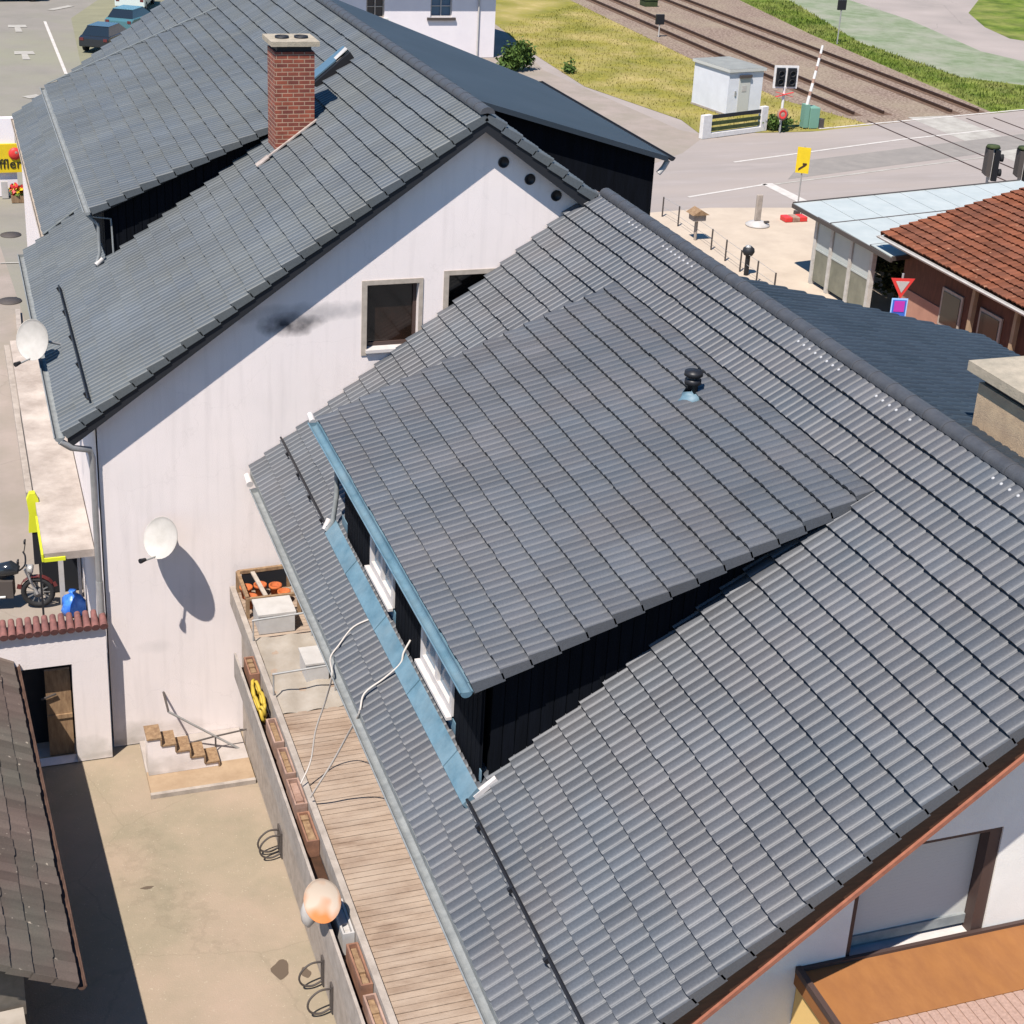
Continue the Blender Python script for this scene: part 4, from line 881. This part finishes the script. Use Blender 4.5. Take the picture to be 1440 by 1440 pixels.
# ------------------------------------------------------------------ BILLBOARD AND CAR PARK
yb = 38.0
bb = thing('billboard', 'yellow billboard with a red fruit and partly hidden name', 'billboard', (-11,yb,0))
q = lambda px, py: at(px, py, yb, 1)
zt = q(0,203).z; zb0 = q(0,243).z; xr = q(34,220).x
MB().box(-16,xr,yb,yb+.12,zb0,zt).build('board', 'yellow', bb)
MB().box(-16,xr-.3,yb+.13,yb+.5,0,q(0,168).z).build('backing_wall', 'plaster_c', bb)
MB().box(-15,-14.85,yb+.02,yb+.1,0,zb0).box(q(6,260).x-.12,q(6,260).x+.12,yb-.2,yb-.02,0,q(6,254).z).build('post', 'plastic_white', bb)
fr = q(21,216); MB().lathe(fr+Vector((0,-.01,0)), (0,-1,0), [(.24,0),(.22,.05),(.12,.09),(.001,.1)], 18).build('fruit', 'red', bb)
MB().lathe(fr+Vector((.04,-.1,.05)), (0,-1,0), [(.07,0),(.001,.02)], 8).build('fruit_glint', 'rosy', bb)
cu = bpy.data.curves.new('lettering', 'FONT'); cu.body = 'ffler'; cu.size = .52; cu.extrude = .01; cu.align_x = 'RIGHT'
to = bpy.data.objects.new('lettering', cu); C.objects.link(to)
dg = bpy.context.evaluated_depsgraph_get(); me = bpy.data.meshes.new_from_object(to.evaluated_get(dg)); bpy.data.objects.remove(to)
le = bpy.data.objects.new('lettering', me); C.objects.link(le); me.materials.append(MT['black']); le.parent = bb
e_ = q(31,236); le.matrix_world = Matrix.Identity(4); le.matrix_basis = WM[bb.name].inverted() @ Matrix.Translation((e_.x, yb-.015, e_.z)) @ Matrix.Rotation(PI/2, 4, 'X')
fs_ = thing('flower_stand', 'low planted bed with yellow and red flowers under the billboard', 'flower bed', (-8.9,yb-.6,0))
MB().box(q(14,262).x,xr+.25,yb-.9,yb-.3,0,.28).build('box', 'wood', fs_)
for mt_, z0, n, dy in (('yellow',.55,70,0),('red',.62,60,.1),('leaf',.4,90,0)):
    b = MB()
    for i in range(n):
        c = Vector((random.uniform(q(14,262).x,xr+.2), yb-.9+random.random()*.55, random.uniform(.28,z0))); e1 = Vector((random.uniform(-1,1),random.uniform(-1,1),random.uniform(-1,1))).normalized()*.07; e2 = e1.orthogonal().normalized()*.06
        b.add([c-e1-e2, c+e1-e2, c+e1+e2, c-e1+e2], [(0,1,2,3)])
    b.build('blossom' if mt_ != 'leaf' else 'foliage', mt_, fs_)
def car(loc, rz, paint, name, label, L_=4.2, W=1.75, Hc=1.42, van=False):
    t = thing(name, label, 'van' if van else 'car', loc, rz); h = W/2
    if van: sec = [(-L_/2,.35),(-L_/2,1.9),(-L_/2+.1,2.0),(L_/2-1.3,2.0),(L_/2-.7,1.15),(L_/2-.05,1.0),(L_/2,.35)]
    else: sec = [(-L_/2,.35),(-L_/2+.02,.85),(-L_/2+.35,.95),(L_/2-1.15,.92),(L_/2-.1,.75),(L_/2,.4)]
    b = MB(); b.prism([(x,-h,z) for x, z in sec], (0,W,0)); body = b.build('body', paint, t, False, bevel=.06)
    if not van:
        b = MB(); lo = [(-L_/2+.3,.95),(L_/2-1.1,.93)]; up = [(-L_/2+.75,Hc),(L_/2-1.95,Hc)]
        P_ = [(lo[0][0],-h+.08,.94),(lo[1][0],-h+.08,.92),(lo[1][0],h-.08,.92),(lo[0][0],h-.08,.94),(up[0][0],-h+.25,Hc-.03),(up[1][0],-h+.25,Hc-.03),(up[1][0],h-.25,Hc-.03),(up[0][0],h-.25,Hc-.03)]
        b.add(P_, [(0,1,5,4),(1,2,6,5),(2,3,7,6),(3,0,4,7)]); b.build('windows', 'glass', t, False)
        MB().box(up[0][0]-.02,up[1][0]+.02,-h+.23,h-.23,Hc-.035,Hc).build('roof', paint, t, False, bevel=.03)
    else:
        MB().add([(L_/2-1.28,-h+.1,1.95),(L_/2-1.28,h-.1,1.95),(L_/2-.72,h-.1,1.2),(L_/2-.72,-h+.1,1.2)], [(0,1,2,3)]).build('windscreen', 'glass', t, False)
    for x in (-L_/2+.8, L_/2-.85):
        for s in (-1, 1):
            b = MB(); b.lathe((x, s*(h-.09), .32), (0,s,0), [(.001,-.1),(.32,-.1),(.32,.1),(.2,.1),(.18,.07),(.001,.07)], 20); wh = b.build('wheel', 'rubber', t, False)
            MB().lathe((x, s*(h-.09), .32), (0,s,0), [(.18,.075),(.05,.1),(.001,.1)], 12).build('rim', 'steel', wh, False)
    for s in (-1, 1):
        MB().box(L_/2-.16,L_/2-.02,s*(h-.4),s*(h-.12),.62,.76).build('headlight', 'plastic_white', t, False)
        MB().box(-L_/2-.01,-L_/2+.05,s*(h-.3),s*(h-.08),.7,.85).build('tail_light', 'maroon', t, False)
    return t
c_ = at(140,72); car((c_.x+.6,c_.y+1.0,0), math.radians(62), 'car_dark', 'parked_car', 'black car parked just beyond the far roof edge')
c_ = at(172,48); car((c_.x+.8,c_.y+1.5,0), math.radians(60), 'car_teal', 'parked_car', 'dark teal car parked between the black car and the pale van')
c_ = at(172,20); car((c_.x+1.2,c_.y+3.0,0), math.radians(75), 'car_white', 'parked_van', 'pale silver van parked at the top of the car park', 5.0, 1.9, van=True)
c_ = at(24,4); car((c_.x-.3,c_.y+1.4,0), math.radians(5), 'car_dark', 'parked_car', 'black car at the top left corner of the car park')

# ------------------------------------------------------------------ WHITE HOUSE AT THE BACK
wh = thing('white_house', 'plain white rendered house beyond the far roof', 'house', (14,70,0))
HW = [(12.65,13.72,2.28,3.75),(16.45,17.75,2.32,3.75)]
holed_wall('wall', 'y', 66, .3, 4, 20.4, lambda u: 5.0, HW, 'plaster_c', wh)
b = MB(); b.box(20.1,20.4,66.3,76,0,5); b.box(4,4.3,66.3,76,0,5); b.box(4.3,20.1,75.7,76,0,5); b.build('side_wall', 'plaster_c', wh)
b = MB(); b.prism([(3.4,65.0,4.98),(3.4,77,4.98),(3.4,71,8.0)], (17.6,0,0)); b.build('roof', 'red_tile', wh)
for i, (a, e, z0, z1) in enumerate(HW):
    q_ = MB(); q_.box(a,a+.08,66.1,66.18,z0,z1).box(e-.08,e,66.1,66.18,z0,z1).box(a+.08,e-.08,66.1,66.18,z0,z0+.08).box((a+e)/2-.03,(a+e)/2+.03,66.1,66.18,z0+.08,z1).box(a+.08,e-.08,66.11,66.17,z0+.6,z0+.65)
    q_ = q_.build('window', 'plastic_white' if i else 'frame_grey', wh)
    MB().box(a+.08,e-.08,66.2,66.21,z0+.08,z1).build('pane', 'blue_glass' if i else 'glass', q_)
    MB().box(a-.2,e+.2,65.86,66.02,z0-.16,z0-.01).build('sill', 'shutter' if i == 0 else 'lead', q_)
MB().tube([(19.35,65.92,0),(19.35,65.92,4.9)], .05).build('downpipe', 'plastic_white', wh)

# ------------------------------------------------------------------ HUT, FENCE, SIGNALS, BARRIER
p0_, p1_ = at(1019,163), at(1063,157); 
ht = thing('signal_hut', 'small pale grey railway hut with flat bitumen roof', 'hut', (28.6,51,0))
a = Vector((27.45,49.25,0)); dx = Vector((.985,.17,0)); dy = Vector((-.17,.985,0)); Wd, Dp = 2.15, 3.1
def hp(u, v, z): return a+dx*u+dy*v+Vector((0,0,z))
MB().prism([hp(0,0,0),hp(Wd,0,0),hp(Wd,Dp,0),hp(0,Dp,0)], (0,0,2.22)).build('wall', 'hut_panel', ht)
MB().prism([hp(-.1,-.12,2.22),hp(Wd+.1,-.12,2.22),hp(Wd+.1,Dp+.1,2.22),hp(-.1,Dp+.1,2.22)], (0,0,.14)).build('roof_edge', 'shutter', ht)
MB().prism([hp(-.08,-.10,2.36),hp(Wd+.08,-.10,2.36),hp(Wd+.08,Dp+.08,2.36),hp(-.08,Dp+.08,2.36)], (0,0,.02)).build('roof', 'greyroof', ht)
dd = MB().prism([hp(.65,-.03,.08),hp(1.35,-.03,.08),hp(1.35,-.03,1.98),hp(.65,-.03,1.98)], dy*.028).build('door', 'shutter', ht)
MB().prism([hp(.63,-.12,1.90),hp(1.37,-.12,1.90),hp(1.37,-.12,2.05),hp(.63,-.12,2.05)], dy*.09).build('lintel', 'lead', dd)
MB().prism([hp(.85,-.045,1.2),hp(1.12,-.045,1.2),hp(1.12,-.045,1.5),hp(.85,-.045,1.5)], dy*.012).build('notice', 'plastic_white', dd)
MB().prism([hp(-.03,-.035,0),hp(Wd+.03,-.035,0),hp(Wd+.03,Dp+.03,0),hp(-.03,Dp+.03,0)], (0,0,.10)).build('plinth', 'kerb', ht)
MB().prism([hp(.42,-.05,1.0),hp(.5,-.05,1.0),hp(.5,-.05,1.25),hp(.42,-.05,1.25)], dy*.05).build('handle', 'steel', ht)
wf = thing('rail_fence', 'white post fence with three dark rails before the hut', 'fence', (26,45,0))
fa, fb = at(985,195), at(1075,183); fd = (fb-fa).normalized(); fn = Vector((-fd.y, fd.x, 0)); fl = (fb-fa).length
def fbx(u0, u1, z0, z1, d0=-.12, d1=.12):
    return MB().prism([fa+fd*u0+fn*d0+Vector((0,0,z0)), fa+fd*u1+fn*d0+Vector((0,0,z0)), fa+fd*u1+fn*d1+Vector((0,0,z0)), fa+fd*u0+fn*d1+Vector((0,0,z0))], (0,0,z1-z0))
fbx(0,.55,0,1.12).build('post', 'bright_white', wf); fbx(fl-.42,fl,0,1.2).build('post', 'bright_white', wf); fbx(.55,fl-.42,0,.22).build('base', 'bright_white', wf)
for z in (.30,.58,.90): fbx(.55,fl-.42,z,z+.17,-.04,.04).build('rail', 'leaf_dark' if z < .9 else 'board_dark', wf)
def crossing_signal(p, rz, label):
    t = thing('crossing_signal', label, 'crossing signal', p, rz)
    MB().tube([(0,0,0),(0,0,2.2)], .07).build('post', 'bright_white', t, False)
    b = MB(); b.box(-.62,.62,-.03,.03,2.12,2.20).box(-.62,.62,-.03,.03,3.12,3.22).box(-.62,-.52,-.03,.03,2.2,3.12).box(.52,.62,-.03,.03,2.2,3.12).box(-.06,.06,-.03,.03,2.2,3.12); b.build('backboard', 'bright_white', t, False)
    for x in (-.29,.29):
        q_ = MB(); q_.box(x-.22,x+.22,-.1,.1,2.22,3.1); q_ = q_.build('lamp_box', 'black', t, False)
        for z in (2.45,2.85): MB().lathe((x,-.1,z), (0,-1,0), [(.13,0),(.15,.12),(.13,.12),(.12,.01),(.001,.01)], 14).build('lens_hood', 'rubber', q_, False)
    MB().bar((-.45,-.08,1.95),(.45,-.08,1.72),.12,.02).bar((-.45,-.11,1.72),(.45,-.11,1.95),.12,.02).build('cross', 'red', t, False)
    return t
crossing_signal((28.65,45.6,0), math.radians(-8), 'crossing signal with two black lamp boxes in a white frame by the hut')
bl = thing('warning_lamp', 'low round red and white warning disc beside the fence', 'warning sign', (28.5,45.2,0))
MB().tube([(28.5,45.3,0),(28.5,45.3,.9)], .04).build('post', 'steel', bl); pz = Vector((28.5,45.22,.92)); MB().lathe(pz, (0,-1,.1), [(.001,0),(.3,0),(.3,.04),(.001,.04)], 18).build('disc', 'rosy', bl); MB().lathe(pz+Vector((0,-.045,0)), (0,-1,.1), [(.22,0),(.13,.01),(.12,.0)], 14).build('ring', 'red', bl)
br = thing('barrier', 'raised white level crossing barrier on a green drive cabinet', 'barrier', (30.6,46.2,0))
MB().box(30.45,31.0,45.9,46.6,0,1.05).build('cabinet', 'green_metal', br, bevel=.03); MB().box(31.02,31.35,46.0,46.3,0,.45).build('counterweight', 'lead', br)
b = MB(); b.box(30.15,30.42,45.95,46.35,.05,1.2); b.build('bracket', 'green_metal', br)
s0, s1 = Vector((30.28,46.1,1.0)), Vector((30.95,46.4,4.05))
MB().tube([s0, s1], [.085,.06], 10).build('boom', 'bright_white', br)
for k in range(4):
    u = .2+.2*k; MB().tube([s0.lerp(s1,u), s0.lerp(s1,u+.07)], .085-.02*u, 10).build('band', 'rosy', br)
# signals across the road
def side_signal(p, label):
    t = thing('crossing_signal', label, 'crossing signal', p, math.radians(70))
    MB().tube([(0,0,0),(0,0,2.6)], .08).build('post', 'plastic_white', t, False)
    MB().box(-.2,.2,-.03,.03,1.65,3.0).build('backboard', 'plastic_white', t, False)
    q_ = MB().box(-.3,.3,-.26,-.05,1.7,2.95).build('lamp_box', 'black', t, False); 
    MB().box(-.3,.3,.04,.22,1.9,2.95).build('rear_box', 'lead', t, False)
    for z in (2.0,2.6): MB().lathe((0,-.26,z), (0,-1,0), [(.14,0),(.16,.2),(.14,.2),(.12,.01),(.001,.01)], 12).build('lens_hood', 'rubber', q_, False)
    MB().lathe((0,0,3.0), (0,0,1), [(.001,0),(.3,.0),(.25,.1),(.001,.12)], 12).build('cap', 'leaf_dark', t, False)
q1 = at(1393,230,2.35); side_signal((q1.x,q1.y,0), 'black signal head beyond the pale shelter roof'); q1 = at(1437,232,2.35); side_signal((q1.x,q1.y,0), 'black signal head cut off by the right edge above the red roof')
# small trackside signals
def track_sign(px, py, h, lab, col='black'):
    a = at(px, py); t = thing('track_sign', lab, 'railway sign', (a.x, a.y, 0)); MB().tube([(0,0,0),(0,0,h)], .045).build('post', 'plastic_white' if h < 2 else 'steel', t, False); MB().box(-.3,.3,-.08,.08,h-.1,h+.55).build('plate', col, t, False, bevel=.03)
track_sign(926,52,.9,'small black track sign on a white post between the rails'); track_sign(1177,62,2.3,'tall thin post with black square plate beside the far track')
b = MB(); a = at(912,8); b.box(a.x-.5,a.x+.5,a.y-.5,a.y+.5,0,.45); b.box(a.x-.55,a.x+.55,a.y-.55,a.y+.55,.45,.5); tag(b.build('cable_box', 'leaf_dark'), 'dark low cable box beside the rails at the top edge', 'box')

# ------------------------------------------------------------------ YARD THINGS
ys = thing('detour_sign', 'yellow upright road sign with dark arrow on a thin pole', 'sign', (21.6,30.6,0))
MB().tube([(21.55,30.6,.05),(21.55,30.6,2.9)], .03).build('pole', 'steel', ys)
Rz = math.radians(-35); u_ = Vector((math.cos(Rz), math.sin(Rz), 0)); v_ = Vector((math.sin(Rz), -math.cos(Rz), 0)); c0 = Vector((21.55,30.6,0))+v_*.05
MB().prism([c0-u_*.26+Vector((0,0,1.85)), c0+u_*.26+Vector((0,0,1.85)), c0+u_*.26+Vector((0,0,2.88)), c0-u_*.26+Vector((0,0,2.88))], v_*.03).build('panel', 'yellow', ys)
c1_ = c0+v_*.034+Vector((0,0,2.10)); MB().obox(c1_-u_*.15-Vector((0,0,.12)), c1_+u_*.13+Vector((0,0,.10)), Vector((0,0,.05)), v_*.004).obox(c1_+u_*.0+Vector((0,0,.12)), c1_+u_*.17+Vector((0,0,.12)), Vector((0,0,.04)), v_*.004).build('arrow', 'rail', ys)
MB().box(21.45,21.65,30.5,30.7,.0,.3).build('socket', 'lead', ys)
wb = thing('sign_ballast', 'red and white ballast foot lying under the yellow sign', 'sign base', (21.2,30.2,0))
for i, mt_ in enumerate(('red','rosy','red')): MB().box(20.75+.33*i,21.07+.33*i,30.0,30.5,.0,.2).build('block', mt_, wb, bevel=.03)
bo = thing('sign_stand', 'pale plastic sign stand with round foot in the paved yard', 'sign stand', (19.4,29.8,0))
MB().lathe((19.4,29.8,0), (0,0,1), [(.001,0),(.48,0),(.48,.06),(.3,.16),(.16,.2),(.001,.2)], 22).build('foot', 'plastic_white', bo)
MB().box(19.25,19.5,29.75,29.87,.2,1.25).build('panel', 'kerb', bo, bevel=.03); MB().box(19.55,19.75,29.5,29.6,.17,.24).build('clamp', 'lead', bo)
# yard fence posts
yf = thing('wire_fence', 'low wire fence with dark posts along the paved yard', 'fence', (16,27,0))
fp = [(16.1,31.6),(16.15,30.2),(16.1,28.6),(16.05,27.0),(15.95,25.6),(15.9,24.3),(15.9,23.0),(15.85,21.6)]
for x, y in fp: MB().bar((x,y,0),(x,y,.8),.045).build('post', 'lead', yf)
b = MB()
for z in (.4,.78):
    for (p, q2) in zip(fp[:-1], fp[1:]): b.tube([(p[0],p[1],z),(q2[0],q2[1],z)], .008, 5)
b.build('wire', 'steel', yf)
lb = thing('letter_box', 'brown roofed box on a post by the wire fence', 'box', (16.0,28.3,0)); MB().tube([(16.0,28.3,0),(16.0,28.3,.85)], .06).build('post', 'kerb', lb); MB().box(15.75,16.25,28.05,28.5,.8,1.05).build('box', 'kerb', lb); MB().prism([(15.65,27.95,1.05),(16.35,27.95,1.05),(16.0,27.95,1.25)], (0,.65,0)).build('roof', 'wood', lb)
bp_ = thing('globe_lamp', 'short black globe lamp by the wire fence', 'lamp', (15.95,23.9,0)); MB().tube([(15.95,23.9,0),(15.95,23.9,.75)], .09).build('post', 'black', bp_); MB().lathe((15.95,23.9,.72), (0,0,1), [(.001,0),(.16,.02),(.22,.14),(.20,.26),(.1,.34),(.001,.36)], 16).build('globe', 'board_dark', bp_); MB().lathe((15.9,23.85,1.03), (0,0,1), [(.1,0),(.09,.07),(.001,.09)], 10).build('cap', 'steel', bp_)

# ------------------------------------------------------------------ SHELTER
sh = thing('bus_shelter', 'open shelter with pale glass roof and white posts', 'shelter', (22,22,0))
y0s, y1s, x0s, x1s = 17.3, 23.7, 17.5, 28.2
def sy(x, v): return v+(x-17.5)*.17
b = MB(); zs = 2.5
for i, (va, vb) in enumerate(((17.3,18.6),(18.66,21.2),(21.26,23.9))):
    za, zb2 = zs+.02*(2-i), zs+.02*(2-i)+.03
    for k in range(9):
        xa = x0s+k*1.2; xb = xa+1.17
        b.prism([(xa,sy(xa,va),za),(xb,sy(xb,va),za),(xb,sy(xb,vb),zb2),(xa,sy(xa,vb),zb2)], (0,0,.03))
b.build('roof', 'shelter_glass', sh)
b = MB()
for v in (17.3,18.63,21.23,23.9): b.bar((x0s,sy(x0s,v),zs+.02),(x1s,sy(x1s,v),zs+.02),.07,.14)
b.bar((x0s,17.3,zs-.03),(x0s,23.9,zs-.03),.10,.14); b.build('roof_frame', 'lead', sh)
for y in (18.9,20.2,21.5,22.6):
    MB().bar((17.85,y,0),(17.85,y,2.42),.16).build('post', 'shelter_post', sh)
for ya, yb_ in ((18.98,20.1),(20.3,21.4),(21.6,22.5)):
    MB().box(17.82,17.86,ya,yb_,.15,1.25).build('panel', 'dull_glass', sh); MB().box(17.80,17.88,ya,yb_,1.26,1.33).box(17.82,17.86,ya,yb_,1.34,2.3).build('pane', 'shelter_glass', sh)
for y in (18.6,23.5): MB().bar((27.6,sy(27.6,y),0),(27.6,sy(27.6,y),2.42),.16).build('post', 'white_paint', sh)
MB().box(19.5,27.0,23.6,23.7,0,2.3).build('rear_panel', 'board_dark', sh)

def bush(name, c, rx, ry, rz_, n, mt_, lab, cat, leaf=.09, stem=True):
    t = thing(name, lab, cat, (c[0], c[1], 0)); b = MB(); cl = []
    for i in range(14):
        a = random.uniform(0, 2*PI); r = random.random()**.5; cl.append(Vector((c[0]+rx*.75*r*math.cos(a), c[1]+ry*.75*r*math.sin(a), c[2]+rz_*random.uniform(-.6,.75))))
    for i in range(n):
        q_ = random.choice(cl)+Vector((random.gauss(0,rx*.22), random.gauss(0,ry*.22), random.gauss(0,rz_*.2)))
        if q_.z < .03: continue
        e1 = Vector((random.uniform(-1,1),random.uniform(-1,1),random.uniform(-.4,1))).normalized(); e2 = e1.cross(Vector((random.uniform(-1,1),random.uniform(-1,1),random.uniform(-1,1)))).normalized(); s = leaf*random.uniform(.5,1.3)
        b.add([q_-e1*s, q_+e2*s*.45, q_+e1*s, q_-e2*s*.45], [(0,1,2,3)])
    b.build('foliage', mt_, t)
    if stem:
        b = MB()
        for i in range(6): b.tube([(c[0]+random.uniform(-.1,.1),c[1]+random.uniform(-.1,.1),0), random.choice(cl)], [.03,.01], 5)
        b.build('stem', 'wood', t)
    return t
a = at(728,98); bush('bush', (a.x-.1,a.y,.9), .95, .8, .95, 2600, 'leaf', 'bright green bush at the corner of the white house', 'bush', .13)
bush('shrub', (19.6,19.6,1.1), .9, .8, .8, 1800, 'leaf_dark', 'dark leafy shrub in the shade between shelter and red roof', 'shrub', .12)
a = at(1093,180); bush('bush', (a.x-.2,a.y-.2,.25), .9, .6, .35, 700, 'leaf', 'low scrubby weeds below the crossing signal', 'bush', .12, False)
a = at(800,102); bush('bush', (a.x,a.y,.3), .45, .5, .4, 500, 'leaf', 'small weedy bush at the path edge by the dark roof', 'bush', .1, False)

# ------------------------------------------------------------------ RED ROOFED HOUSE
rh = thing('red_roof_house', 'low house with red tiled roof and dark brown walls', 'house', (23,12,0))
xr0 = 17.6; zr0 = 3.05
pt = at(1440,272,18.3,1); slr = (pt.z-zr0)/(pt.x-xr0)
slr = max(.25, min(.62, slr))
RR = lambda x: zr0+slr*(x-xr0)
tile_roof('roof', (xr0,-2,zr0), (0,1,0), Vector((1,0,slr)), 20.3, 7.0*math.hypot(1,slr), 'red_tile', rh, hump=.22, gauge=.34, amp=.028, rise=.06, nose=.04, prof=PROF_LOW, skirt=(0,.1), tilew=1, jit=.008)
b = MB(); b.prism([(xr0+.05,-1.9,zr0-.03),(24.6,-1.9,RR(24.6)-.03),(24.6,-1.9,RR(24.6)-.15),(xr0+.05,-1.9,zr0-.15)], (0,20.1,0)); b.build('roof_deck', 'board_brown', rh)
tile_roof('roof', (31.6,-2,zr0), (0,1,0), Vector((-1,0,slr)), 20.3, 7.0*math.hypot(1,slr), 'red_tile', rh, hump=.22, gauge=.34, amp=.028, rise=.06, prof=PROF_LOW, tilew=1)
gutter('gutter', (xr0-.07,-2,zr0-.06), (xr0-.07,18.3,zr0-.06), 'plastic_white', rh, .08)
b = MB(); b.box(18.2,31,-1.6,17.6,1.5,2.95); b.prism([(18.2,-1.6,2.95),(31,-1.6,2.95),(24.6,-1.6,RR(24.6)-.2)], (0,19.2,0)); b.build('wall', 'wood_red', rh)
for y in (9.5,12.2,14.2):
    q_ = MB().box(18.14,18.195,y,y+1.1,1.0,2.2).build('window', 'frame_grey', rh); MB().box(18.12,18.139,y+.1,y+1.0,1.1,2.1).build('pane', 'glass_brown', q_)
for y in (8.3,11.4,13.5):
    MB().bar((17.98,y,0),(18.05,y,2.8),.14).build('post', 'wood_pale', rh)

MB().box(18.17,31,14.6,17.63,0,1.495).build('plinth', 'pinkpave', rh)  # wall's sunlit strip put in as a pink band below the eave's shade
MB().box(18.2,31,-1.6,14.59,0,1.495).build('lower_wall', 'wood_red', rh)
# give way sign
gs = thing('give_way_sign', 'red and white give way triangle above a blue magenta plate', 'sign', (16.55,15.15,0))
gz = Vector((16.55,15.15,0)); u_ = Vector((.96,-.28,0)); v_ = Vector((-.28,-.96,0)); up = Vector((0,0,1))
MB().tube([gz, gz+up*2.75], .035).build('pole', 'steel', gs)
def tri(s, d, mt_, nm): 
    c = gz+v_*d+up*2.40; MB().prism([c-u_*s*.5+up*s*.29, c+u_*s*.5+up*s*.29, c-up*s*.58], v_*.012).build(nm, mt_, gs)
tri(.74,.05,'red','triangle'); tri(.42,.064,'plastic_white','triangle_face')
def plate(z0, z1, hw, d, mt_, nm):
    MB().prism([gz+v_*d-u_*hw+up*z0, gz+v_*d+u_*hw+up*z0, gz+v_*d+u_*hw+up*z1, gz+v_*d-u_*hw+up*z1], v_*.012).build(nm, mt_, gs)
plate(1.34,1.98,.25,.05,'lightblue','plate'); plate(1.40,1.93,.21,.064,'blue','plate_face'); plate(1.56,1.90,.16,.078,'magenta','plate_emblem')

# ------------------------------------------------------------------ GRASS
def blades(name, poly, n, mt_, h0, h1, z=0):
    xs = [p[0] for p in poly]; ys_ = [p[1] for p in poly]; b = MB(); cnt = 0
    def inside(x, y):
        c = False; j = len(poly)-1
        for i in range(len(poly)):
            xi, yi, xj, yj = poly[i][0], poly[i][1], poly[j][0], poly[j][1]
            if (yi > y) != (yj > y) and x < (xj-xi)*(y-yi)/(yj-yi)+xi: c = not c
            j = i
        return c
    while cnt < n:
        x = random.uniform(min(xs), max(xs)); y = random.uniform(min(ys_), max(ys_))
        if not inside(x, y): cnt += .2; continue
        cnt += 1; h = random.uniform(h0, h1); a = random.uniform(0, PI); dx_, dy_ = math.cos(a)*h*.35, math.sin(a)*h*.35; lx, ly = random.uniform(-.5,.5)*h, random.uniform(-.5,.5)*h
        b.add([(x-dx_,y-dy_,-.01),(x+dx_,y+dy_,-.01),(x+lx+dx_*.3,y+ly+dy_*.3,h),(x+lx-dx_*.3,y+ly-dy_*.3,h)], [(0,1,2,3)])
    o = b.build(name, mt_); o['kind'] = 'stuff'; tag(o, {'grass': 'dry yellow green grass tufts between path and track', 'grass2': 'lush green grass tufts beyond the far track'}[mt_], 'grass'); return o
blades('grass_tufts', [at(702,38),at(742,70),at(822,121),at(958,168),at(982,184),at(1078,184),at(1150,182),at(1222,174),at(1100,140),at(962,78),at(812,5)], 9000, 'grass', .03, .10)
blades('grass_tufts', [at(1044,2),at(1140,48),at(1250,95),at(1400,158),at(1440,150),at(1440,122),at(1350,108),at(1210,60),at(1114,2)], 7000, 'grass2', .05, .16)
